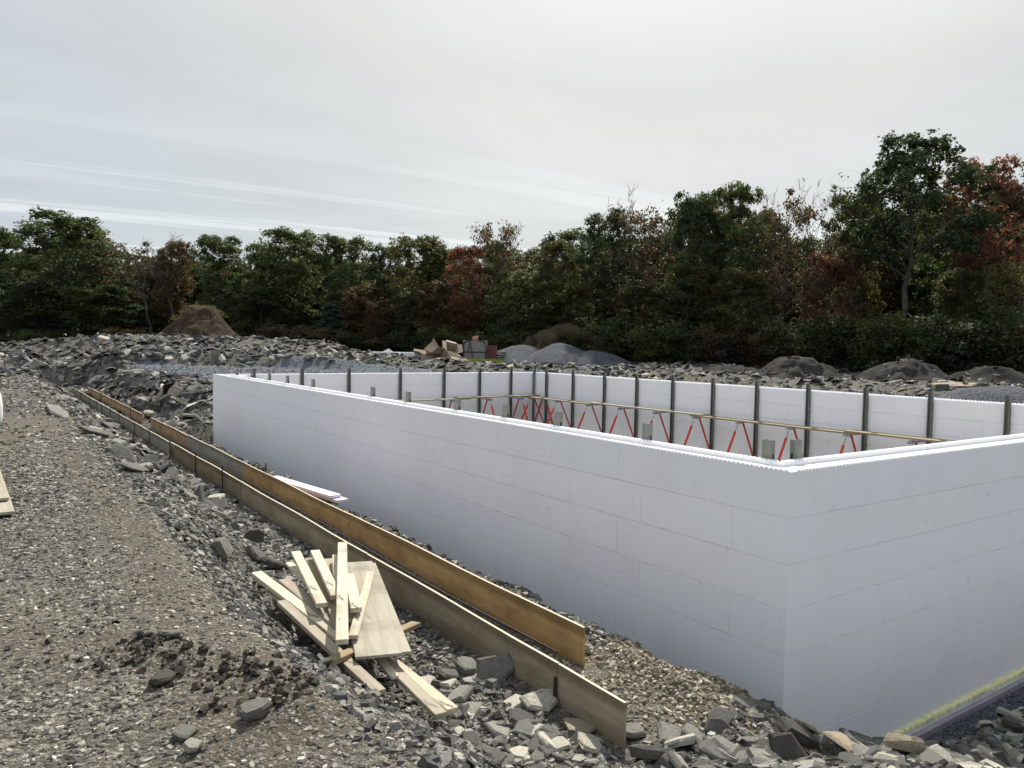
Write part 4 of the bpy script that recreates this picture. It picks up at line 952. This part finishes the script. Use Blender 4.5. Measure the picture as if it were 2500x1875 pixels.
for px, D, rx, ry, h, sd_, lab, zb in ((1945, 33, 2.3, 2.2, 1.38, 11, 'grey slate spoil mound left of the gap in front of the wood', 2.3), (2215, 31, 2.4, 2.2, 1.42, 12, 'grey slate spoil mound right of the gap in front of the wood', 2.25), (2420, 31, 2.6, 2.4, 1.15, 15, 'low slate spoil mound behind the right gravel heap', 2.25), (1790, 33, 2.4, 2, .85, 17, 'low rough slate spoil mound left of the taller one', 2.4)):
    heap('spoil_mound', lab, 'mound', M_SPOIL, onheap(px, D, zb), rx, ry, h, -YAW, sd_, .16, 1.25, .1, group='slate spoil mounds'); hp.append((px, D, rx, ry, h, zb))
heap('gravel_pile', 'near blue-grey gravel heap at the right edge behind the posts', 'gravel pile', M_BLUEG, onheap(2455, 19.6, 2.05), 2.75, 2.0, 1.08, -YAW, 21, .03, 1.5, .2, group='gravel heaps')
# slate scattered over the spoil mounds
sl = []
for px, D, rx, ry, h, zb in hp:
    c = onheap(px, D, zb); n = 2600; a_ = RNG.uniform(0, 6.28, n); r_ = np.sqrt(RNG.rand(n)); 
    X = r_*np.cos(a_)*rx*.95; Y = r_*np.sin(a_)*ry*.95; ca, sa = math.cos(-YAW), math.sin(-YAW)
    P = np.stack([c[0]+X*ca-Y*sa, c[1]+X*sa+Y*ca, c[2]+h*np.clip(1.02-r_, 0, 1)**.8-.04], -1)
    s_ = .06+.5*RNG.rand(n)**4; V, q, t = stones(RNG, P, s_, 5, .14, .4, None, .2); sl.append((V, q, t, RNG.rand(n)**2*.95))
c = onheap(492, 57, 2.4); n = 260; a_ = RNG.uniform(0, 6.28, n); r_ = np.sqrt(RNG.rand(n)); 
P = np.stack([c[0]+r_*np.cos(a_)*4., c[1]+r_*np.sin(a_)*4., c[2]+4.1*np.clip(1-r_, 0, 1)**.9], -1); V, q, t = stones(RNG, P, .08+.2*RNG.rand(n)**2, 5, .4, .4); sl.append((V, q, t, RNG.rand(n)*.9))
stuff_stones('mound_stones', M_SLATE, sl)

# stack of white foam bundles, cardboard, crate
def fplace(px, D, z): P = far(px, 850, D); return np.array([P[0], P[1], z])
VR = -YAW
fs = fplace(948, 50, 2.78); t = thing('foam_bundle_stack', 'long white stack of wrapped foam bundles on the ground before the trees', 'foam stack', fs, VR)
k = 0
for lvl in range(2):
    for i in range(3):
        MB().box((-1.75+i*1.62+.1*lvl, .1*(i % 2), .17+lvl*.27), (1.56, .9, .25), ch=.02).build('foam_bundle', M_WHITE, t)
MB().box((0, 0, .02), (4.9, .8, .05)).build('dunnage', M_LUMG, t)
v_ = [(-.35, -.1, .58), (.35, -.12, .575), (.1, .2, .60), (.02, -.05, .80)]; MB().add(v_, [(0, 1, 3), (1, 2, 3), (2, 0, 3), (0, 2, 1)]).build('loose_wrap', M_WHITE, t)
def carton(px, D, z, d, r, lab, open_=True, seed=0):
    P = fplace(px, D, z); t = thing('cardboard_box', lab, 'cardboard box', P, 0, 'discarded cardboard'); t.rotation_euler = r
    rr = np.random.RandomState(seed); x, y, zc = np.array(d)*.43; V = np.array([(a*x, b*y, e*zc) for e in (-1, 1) for a, b in ((-1, -1), (1, -1), (1, 1), (-1, 1))])*(1+rr.uniform(-.10, .10, (8, 3)))
    me = MB().add(V, [(3, 2, 1, 0)]+[(i, (i+1) % 4, 4+(i+1) % 4, 4+i) for i in range(4)]).build('carton', M_CARD, t)
    for i in range(4):
        a, b = V[4+i], V[4+(i+1) % 4]; m = (a+b)/2; o = m*np.array([1, 1, 0]); o = o/np.linalg.norm(o)*.5*min(d[:2])*rr.uniform(.5, .9); o[2] = rr.uniform(-.15, .3)
        MB().add([a, b, b*.9+o*1+a*.1, a*.9+b*.1+o], [(0, 1, 2, 3)]).build('flap', M_CARD, t)
carton(1060, 47, 3.42, (1.0, .8, .8), (.5, .75, .5), 'open brown cardboard box tipped on its corner, left on the heap', seed=1)
carton(1098, 47, 3.45, (1.0, .9, .9), (.3, -.7, 1.2), 'crumpled brown cardboard box, right on top of the heap', seed=2)
carton(1042, 46.6, 3.02, (1.5, .9, .5), (.1, .1, .3), 'flattened cardboard box at the left foot of the heap', seed=3)
carton(1112, 46.4, 3.0, (1.2, .9, .5), (.2, .25, -.2), 'squashed cardboard box with pale inside at the right foot of the heap', seed=4)
carton(1078, 46.2, 2.95, (1.4, .7, .4), (-.1, -.15, .1), 'flat torn cardboard piece in the middle of the heap foot', seed=5)
cp = fplace(1160, 50, 2.7); t = thing('storage_crate', 'grey panelled storage crate with black arched steel frame', 'crate', cp, VR)
for i in range(9): MB().box((-.68+i*.17, -.02*(i % 2), .75), (.165, .9, 1.5)).build('panel', M_GREYP, t)
fr_ = MB()
for x0, x1 in ((-.72, .72),):
    pts = [(x0, -.5, 0), (x0, -.5, 1.25)]+[(x0*math.cos(a), -.5, 1.25+.28*math.sin(a)) for a in np.linspace(0, PI, 9)[1:-1]]+[(x1, -.5, 1.25), (x1, -.5, 0)]
    fr_.tube(pts, .035, 6)
fr_.tube([(-.72, -.5, .75), (.72, -.5, .75)], .03, 6).tube([(-.3, -.5, 1.4), (-.45, -.5, .75)], .022, 6).tube([(-.3, -.5, 1.4), (-.05, -.5, 0)], .022, 6)
fr_.build('arch_frame', M_BLACK, t)
o = MB().box((1.10, .15, .60), (.62, .6, 1.15), ch=.02).build('side_box', M_REDP, t)
tag(MB().box((0, 0, .12), (.30, .26, .24), ch=.02).box((.05, 0, .27), (.14, .1, .06)).build('orange_can', M_ORANGE, None, cp+np.array([.0, 0, 1.5])), 'small orange can standing on top of the grey crate', 'can')
sp_ = fplace(1212, 50.5, 2.75); t = thing('board_stack', 'low stack of brown boards between crate and gravel heap', 'board stack', sp_, VR)
for i in range(5): MB().box((.05*(i % 2), 0, .08+i*.16), (1.7-.1*i, .8, .1), ch=.01).build('board', M_LUMG, t)
plank('timber_edge', at(300, 906, 2.42), at(520, 898, 2.42)+0, .10, .08, M_LUM, 'long pale timber lying along the far edge of the level gravel', 'timber')
# grass tufts
def tufts(name, spots, n, h, mat_=None):
    Vs, fs_ = [], []; o = 0
    for c in spots:
        b = RNG.normal(0, .5, (n, 2))*c[3]; a_ = RNG.uniform(0, 6.28, n); hh = h*RNG.uniform(.5, 1.2, n); le = RNG.normal(0, .4, (n, 2))*hh[:, None]
        p = np.stack([c[0]+b[:, 0], c[1]+b[:, 1], np.full(n, c[2])], -1); w = .06*hh
        V = np.stack([p-np.stack([np.cos(a_)*w, np.sin(a_)*w, 0*w], -1), p+np.stack([np.cos(a_)*w, np.sin(a_)*w, 0*w], -1), p+np.stack([le[:, 0], le[:, 1], hh], -1)], 1)
        Vs.append(V.reshape(-1, 3)); fs_.append(np.arange(n*3).reshape(n, 3)+o); o += n*3
    return tag(link(name, mesh_np(name, np.concatenate(Vs), [np.concatenate(fs_)], (mat_ or M_GRASS,))), kind='stuff')
gs = []
for px, py in ((20, 1292), (150, 1470), (30, 1245), (300, 1500), (110, 1395), (330, 1475), (60, 1700), (700, 1790), (560, 1760)):
    P = hit(px, py); gs.append((P[0], P[1], float(P[2])-.01, .10))
tufts('grass_tufts', gs, 26, .032)
P = fplace(1185, 47.5, 2.6); tufts('grass', [(P[0]+q*.3*math.cos(YAW), P[1]-q*.3*math.sin(YAW), float(gz(P[0], P[1]))-.05, .5) for q in range(-3, 4)], 260, .45)

mc_ = onheap(492, 57, 2.4)
ang_ = RNG.uniform(0, 6.28, 90); rad_ = RNG.uniform(.3, 1.9, 90)
tufts('dry_grass', [(mc_[0]+math.cos(a)*r*1.1, mc_[1]+math.sin(a)*r, 2.4+4.05*(1-max(0, r-.9)/3.9)-.12, .25) for a, r in zip(ang_, rad_)], 14, .2, M_STRAW)

# ------------------------------------------------------------------ trees
class Tree:
    def __init__(s, seed, H=12., R=3.2, clear=.2, leaf=9000, lsize=.26, bare=False, form='round', clump=.75, lean=0.):
        r = np.random.RandomState(seed); s.H, s.R = H, R; mb = MB(); tips = []
        n = 9; zs = np.linspace(0, 1, n); wx = np.cumsum(r.normal(0, .018, n))*H+lean*zs**2*H; wy = np.cumsum(r.normal(0, .018, n))*H; wx -= wx[0]; wy -= wy[0]
        top = .93 if form == 'cone' else .74
        tr_ = np.stack([wx, wy, zs*H*top], -1); rad = .017*H*(1-zs*.85)*(.8 if bare else 1); mb.tube(tr_, rad, 6, False)
        def env(h):
            if form == 'cone': return R*(1.02-h)*1.0+.2
            q = np.clip((h-clear*.5)/(1-clear*.5), 0, 1); return R*max(.25, math.sin(min(1, q**.75*1.0)*PI*.86+.22))
        nl = 34 if form == 'cone' else 15 if bare else 26
        for i in range(nl):
            h = clear+(top*.98-clear)*((i+.5*r.rand())/nl)**.9; k_ = h/top
            p = np.array([np.interp(k_, zs, wx), np.interp(k_, zs, wy), h*H]); az = i*2.4+r.uniform(-.5, .5)
            L_ = env(h)*r.uniform(.75, 1.1); rise = (.25+.85*h)*r.uniform(.6, 1.2) if form != 'cone' else r.uniform(-.15, .15)
            if bare: rise = rise*1.8+1.1; L_ *= .85
            m = 5; tt = np.linspace(0, 1, m); d = np.array([math.cos(az), math.sin(az)])
            pts = np.stack([p[0]+d[0]*L_*tt+r.normal(0, .05, m)*L_*tt, p[1]+d[1]*L_*tt+r.normal(0, .05, m)*L_*tt, p[2]+L_*rise*(tt**.8)], -1)
            pts[0] = p; r0 = np.interp(k_, zs, rad)*.48; mb.tube(pts, r0*(1-tt*.8), 4, False)
            ns = 5
            for j in range(ns):
                t0 = .3+.7*(j+r.rand())/ns; q = np.array([np.interp(t0, tt, pts[:, a]) for a in range(3)]); az2 = az+r.uniform(-1.3, 1.3); l2 = L_*r.uniform(.22, .48)
                e = q+np.array([math.cos(az2)*l2, math.sin(az2)*l2, l2*r.uniform(-.1, .8 if not bare else 1.6)]); mdl = (q+e)/2+r.normal(0, .07, 3)*l2
                mb.tube(np.array([q, mdl, e]), np.array([r0*.32, r0*.22, r0*.10]), 3, False); tips.append((e, l2)); tips.append((mdl, l2))
                if bare or j % 2:
                    for _ in range(3 if bare else 1):
                        e2 = mdl+np.array([r.normal(0, .5), r.normal(0, .5), r.uniform(.2, 1.3)])*l2; mb.tube(np.array([mdl, e2]), np.array([r0*.2, r0*.1])+(.012 if bare else 0), 3, False); tips.append((e2, l2))
            tips.append((pts[-1], L_*.4))
        tips.append((tr_[-1], R*.4)) if form == 'cone' or bare else None
        s.trunk = mb.mesh('trunk', M_BARK); s.crown = None; zmax = max(t[0][2] for t in tips); s.top = zmax+.35*(0 if bare else 1)
        if leaf:
            T = np.array([t[0] for t in tips]); nt_ = len(T)
            if form in ('round', 'open'):
                nl_ = 24 if form == 'round' else 17; lc, lr = [], []
                hm = clear+(1-clear)*.55; hs_ = (1-clear)*.56
                for i in range(nl_):
                    h = clear+.08+(.93-clear)*((i+.7*r.rand())/nl_)**.9; e_ = R*math.sqrt(max(.06, 1-((h-hm)/hs_)**2))
                    rr = R*r.uniform(.24, .40); az = i*2.4+r.uniform(-.7, .7); d_ = max(0, e_-rr*.8)*r.uniform(.6, 1.06)
                    lc.append((math.cos(az)*d_+np.interp(min(1, h/top), zs, wx), math.sin(az)*d_+np.interp(min(1, h/top), zs, wy), min(h*H, H-rr*.75))); lr.append(rr)
                for i in range(3):
                    az = i*2.1+r.rand(); rr = R*r.uniform(.2, .3); lc.append((math.cos(az)*R*.3+wx[-1], math.sin(az)*R*.3+wy[-1], H*r.uniform(.88, .97)-rr*.5)); lr.append(rr)
                lc, lr = np.array(lc), np.array(lr)
                nc = 34; who_l = r.choice(len(lr), nc*len(lr), p=lr**2/np.sum(lr**2)); dd_ = r.normal(0, 1, (len(who_l), 3)); dd_[:, 2] = np.abs(dd_[:, 2])*.9-.25; dd_ /= np.linalg.norm(dd_, axis=1)[:, None]
                Tc = lc[who_l]+dd_*lr[who_l][:, None]*r.uniform(.55, 1.05, (len(who_l), 1))*np.array([1, 1, .85])
                T = np.concatenate([Tc, T[r.rand(nt_) < .35]]); nt_ = len(T); clump = .46 if form == 'round' else .40
            wgt = r.gamma(2.2, 1, nt_); wgt /= wgt.sum()
            who = r.choice(nt_, leaf, p=wgt); cr_ = clump*(.55+.7*r.rand(nt_))
            dv = r.normal(0, 1, (leaf, 3)); dv /= np.linalg.norm(dv, axis=1)[:, None]; dv *= (r.rand(leaf)**.45)[:, None]
            C = T[who]+dv*cr_[who][:, None]*np.array([1, 1, .7]); C[:, 2] = np.maximum(C[:, 2], .15)
            nrm = dv*.6+r.normal(0, .55, (leaf, 3))+np.array([0, 0, .5]); nrm /= np.linalg.norm(nrm, axis=1)[:, None]
            a_ = np.cross(nrm, r.normal(0, 1, (leaf, 3))); a_ /= np.linalg.norm(a_, axis=1)[:, None]; b_ = np.cross(nrm, a_)
            sz = lsize*r.uniform(.6, 1.25, leaf)[:, None]
            if form == 'cone': A_, B_ = a_*sz*.75, b_*sz*.22
            else: A_, B_ = a_*sz*.62, b_*sz*.40
            V = np.stack([C-A_, C+B_-A_*.1, C+A_, C-B_-A_*.1], 1).reshape(-1, 3)
            s.crown = mesh_np('crown', V, [np.arange(leaf*4).reshape(leaf, 4)], (LEAF['green'],))
            s.top = np.percentile(C[:, 2], 99.7)
PROT = {
 'oak': [Tree(s_, 12, 3.3, .14, 21000, .175) for s_ in (1, 2, 3, 4, 5)],
 'tall': [Tree(s_, 14, 3.7, .40, 16000, .18, form='open') for s_ in (11, 12, 13)],
 'thin': [Tree(s_, 12, 2.5, .22, 3600, .19, form='thin', clump=.6, lean=.05) for s_ in (21, 22)],
 'bare': [Tree(s_, 12, 2.2, .35, 0, bare=True) for s_ in (31, 32, 33)],
 'pine': [Tree(s_, 12, 2.4, .12, 9000, .34, form='cone', clump=.6) for s_ in (41,)],
 'bush': [Tree(s_, 4, 2.0, .04, 5200, .17, form='bush', clump=.6) for s_ in (51, 52, 53)],
}
TN = {'oak': 'tree', 'tall': 'tree', 'thin': 'tree', 'bare': 'bare_tree', 'pine': 'pine_tree', 'bush': 'bush'}
def tree(kind, px, py, hw, D, leafk, label, group=None, var=None, pale=False, rz=None):
    ps = PROT[kind]; p = ps[(var if var is not None else RNG.randint(99)) % len(ps)]
    B = far(px, 850, D); zg = float(gz(B[0], B[1]))-.1; topz = far(px, py, D)[2]
    sv = (topz-zg)/p.top; sh = hw*D/F/p.R*1.08
    t = thing(TN[kind], label, 'bush' if kind == 'bush' else 'tree', (B[0], B[1], zg), RNG.uniform(0, 6.28) if rz is None else rz, group); t.scale = (sh, sh, sv)
    tr_ = link('trunk', p.trunk, t)
    if pale: tr_.material_slots[0].link = 'OBJECT'; tr_.material_slots[0].material = M_BARKP
    if p.crown is not None:
        c = link('crown', p.crown, t); c.material_slots[0].link = 'OBJECT'; c.material_slots[0].material = LEAF[leafk]
    return t
def DL(px): return float(np.interp(px, [-300, 0, 600, 1250, 1900, 2500, 2800], [82, 78, 72, 64, 52, 46, 44]))
FT = [  # kind, px, top py, half width, depth offset, leaves, label
 ('oak', -60, 585, 90, 0, 'green', 'green tree cut by the left edge of the wood'),
 ('oak', 30, 562, 80, 1, 'green', 'rounded green tree at the left end of the wood, lower than its right neighbour'),
 ('oak', 185, 530, 120, -1, 'green', 'tallest broad green tree at the left end of the wood'),
 ('thin', 300, 585, 62, 0, 'brown', 'thin brownish tree right of the tall left green tree'),
 ('bare', 370, 600, 60, -1, 'brown', 'bare grey-limbed tree low behind the soil mound, left of it'),
 ('oak', 428, 592, 52, 1, 'rust', 'orange-brown tree above the soil mound'),
 ('bare', 440, 575, 60, 0, 'brown', 'bare twiggy tree poking out above the orange-brown tree'),
 ('oak', 545, 580, 72, -1, 'green', 'dark round-topped tree just right of the soil mound'),
 ('oak', 640, 600, 60, 1, 'deep', 'dark green tree filling the dip right of the round-topped one'),
 ('oak', 725, 566, 95, 0, 'green', 'broad green tree with sky showing through its crown'),
 ('oak', 830, 578, 80, 0, 'green', 'dark green tree right of the broad see-through one'),
 ('oak', 935, 604, 60, 1, 'deep', 'low green tree in the middle dip of the skyline'),
 ('oak', 1025, 582, 80, -1, 'olive', 'yellow-green tree above the white foam stack'),
 ('oak', 1085, 605, 50, 1, 'green', 'green tree right behind the yellow-green one'),
 ('oak', 1130, 606, 55, -2, 'red', 'orange-red topped tree in the middle of the wood'),
 ('thin', 1195, 545, 52, 0, 'brown', 'dark sparse leaning tree in the middle of the skyline'),
 ('bare', 1245, 540, 45, 1, 'brown', 'bare branched tree right of the dark leaning one'),
 ('oak', 1075, 690, 65, -4, 'rust', 'rust-brown tree above the cardboard heap'),
 ('pine', 1325, 580, 42, 1, 'bluish', 'pointed pine in the middle of the skyline'),
 ('oak', 1365, 592, 62, -1, 'mixed', 'orange and green tree left of the dark spreading one'),
 ('tall', 1460, 516, 78, -1, 'deep', 'dark spreading tree with limbs seen against the sky'),
 ('thin', 1570, 520, 75, 0, 'brown', 'reddish brown tree right of the dark spreading one'),
 ('bare', 1570, 460, 62, 1, 'brown', 'tall bare tree rising above the reddish brown one'),
 ('oak', 1675, 478, 72, -1, 'deep', 'dark green tree left of centre in the right part of the skyline'),
 ('tall', 1805, 455, 78, 0, 'green', 'green tree with a tufted top in the right part'),
 ('oak', 1740, 500, 62, 1, 'mixed', 'turning tree between the two green ones on the right'),
 ('thin', 1905, 480, 70, -2, 'brown', 'sparse brown tree with grey limbs right of the tufted green tree'),
 ('bare', 1980, 428, 62, 0, 'brown', 'tallest bare tree left of the largest green tree'),
 ('bare', 1890, 455, 58, 1, 'brown', 'bare twiggy tree over the sparse brown one'),
 ('oak', 2020, 610, 70, -3, 'red', 'low red tree left of the largest green tree'),
 ('tall', 2185, 356, 150, -3, 'deep', 'largest tree, tall dark green with a bent bare trunk'),
 ('oak', 2080, 480, 70, 1, 'olive', 'olive tree behind the largest green tree on its left'),
 ('oak', 2290, 480, 75, 2, 'green', 'green tree behind the largest green tree on its right'),
 ('tall', 2425, 395, 92, -1, 'red', 'tall red-leaved tree at the right end of the wood'),
 ('oak', 2530, 410, 80, 0, 'mixed', 'tall turning tree cut by the right edge'),
 ('oak', 2350, 660, 70, -3, 'mixed', 'low turning tree below the tall red one'),
 ('thin', 2470, 640, 75, -4, 'olive', 'thin yellowish tree low at the right edge'),
 ('oak', 1245, 660, 75, -3, 'green', 'mid-height green tree below the bare tree in the middle'),
 ('oak', 1400, 690, 85, -3, 'olive', 'olive green tree behind the gravel heaps'),
 ('oak', 1560, 690, 85, -3, 'mixed', 'low turning tree right of the gravel heaps'),
 ('oak', 1690, 650, 80, -3, 'mixed', 'brown-tinged tree above the low slate mound'),
 ('oak', 1820, 660, 80, -3, 'olive', 'olive-green tree above the left spoil mound'),
 ('oak', 905, 700, 75, -3, 'rust', 'rusty low tree above the white foam stack, left'),
 ('pine', 805, 740, 50, -5, 'bluish', 'bluish-green young conifer in front of the dark trees'),
 ('oak', 915, 735, 36, -5, 'red', 'small crimson tree at the foot of the dark trees'),
 ('oak', 250, 700, 85, -3, 'green', 'low green tree left of the soil mound'),
 ('oak', 90, 690, 90, -3, 'deep', 'dark low tree above the left end of the stone bank'),
 ('oak', 620, 700, 80, -3, 'mixed', 'turning low tree right of the soil mound'),
 ('bare', 1720, 470, 50, 1, 'brown', 'slender bare tree between the two dark green crowns on the right'),
 ('oak', 1000, 720, 55, -3, 'deep', 'dark low tree between crimson tree and rust-brown tree'),
]
for k_ in FT: tree(k_[0], k_[1], k_[2], k_[3], DL(k_[1])+k_[4], k_[5], k_[6], 'trees along the edge of the wood', pale=k_[0] == 'bare' and 'pale' in k_[6])
CN = dict(deep='dark green', green='green', olive='olive', mixed='turning', brown='brown', rust='rusty')
_used = {}
def short(px):
    k_ = min((k for k in FT if k[0] != 'bare'), key=lambda k: abs(k[1]-px)); return ' '.join(k_[6].split(',')[0].split()[:9])
def uniq(lab):
    _used[lab] = _used.get(lab, 0)+1
    return lab if _used[lab] == 1 else lab.replace('bush', 'second bush').replace(' tree behind', ' second tree behind') if _used[lab] == 2 else lab.replace('bush', 'third bush').replace(' tree behind', ' third tree behind')
# understory and the rows behind
lk = ['deep', 'brown', 'green', 'olive', 'deep', 'mixed', 'green', 'rust']
for i in range(40):
    px = -40+i*66+RNG.uniform(-15, 15); D = DL(px)-4.5+RNG.uniform(-1.5, 1.5); h = RNG.uniform(40, 85)*(60/D)
    tree('bush', px, 868-h, RNG.uniform(45, 70)*(60/D), D, lk[(i*3) % 8], uniq(('small ' if h < 75*60/D else 'large ')+CN[lk[(i*3) % 8]]+' bush below the '+short(px)), 'bushes at the foot of the wood')
sk = np.array([(k_[1], k_[2]) for k_ in FT if k_[0] not in ('bare',) and k_[2] < 620]); sk = sk[np.argsort(sk[:, 0])]
for i in range(46):
    px = -150+i*61+RNG.uniform(-20, 20); D = DL(px)+RNG.uniform(5, 14); py = float(np.interp(px, sk[:, 0], sk[:, 1]))+RNG.uniform(20, 110)
    tree(['oak', 'oak', 'tall'][i % 3], px, py, RNG.uniform(60, 95), D, lk[(i*5) % 8] if i % 4 else 'green', uniq('half-hidden '+CN[lk[(i*5) % 8] if i % 4 else 'green']+' tree behind the '+short(px)), 'trees in the second row of the wood')
# the depth of the wood behind, one mass
n = 90000; px = RNG.uniform(-500, 3000, n); Dp = np.interp(px, [-300, 0, 600, 1250, 1900, 2500, 2800], [82, 78, 72, 64, 52, 46, 44])+RNG.uniform(15, 30, n)
s_ = (px-1250)/F*Dp; B = CAM[None]+np.outer(Dp, [math.sin(YAW), math.cos(YAW), 0])+np.outer(s_, [math.cos(YAW), -math.sin(YAW), 0])
skh = np.interp(px, sk[:, 0], sk[:, 1]); topz = 3.93+(840-skh)/F*Dp*.72
B[:, 2] = 2.2+RNG.rand(n)**1.15*np.clip(topz-2.2, 2, 14)*(.8+.35*vnoise(px*.02, Dp*.3))
nr = RNG.normal(0, 1, (n, 3)); nr /= np.linalg.norm(nr, axis=1)[:, None]; a_ = np.cross(nr, RNG.normal(0, 1, (n, 3))); a_ /= np.linalg.norm(a_, axis=1)[:, None]; b_ = np.cross(nr, a_)
sz = RNG.uniform(.25, .6, n)[:, None]
V = np.stack([B-a_*sz, B+b_*sz*.6, B+a_*sz, B-b_*sz*.6], 1).reshape(-1, 3)
tag(link('woods', mesh_np('woods', V, [np.arange(n*4).reshape(n, 4)], (LEAF['deep'],))), kind='stuff')
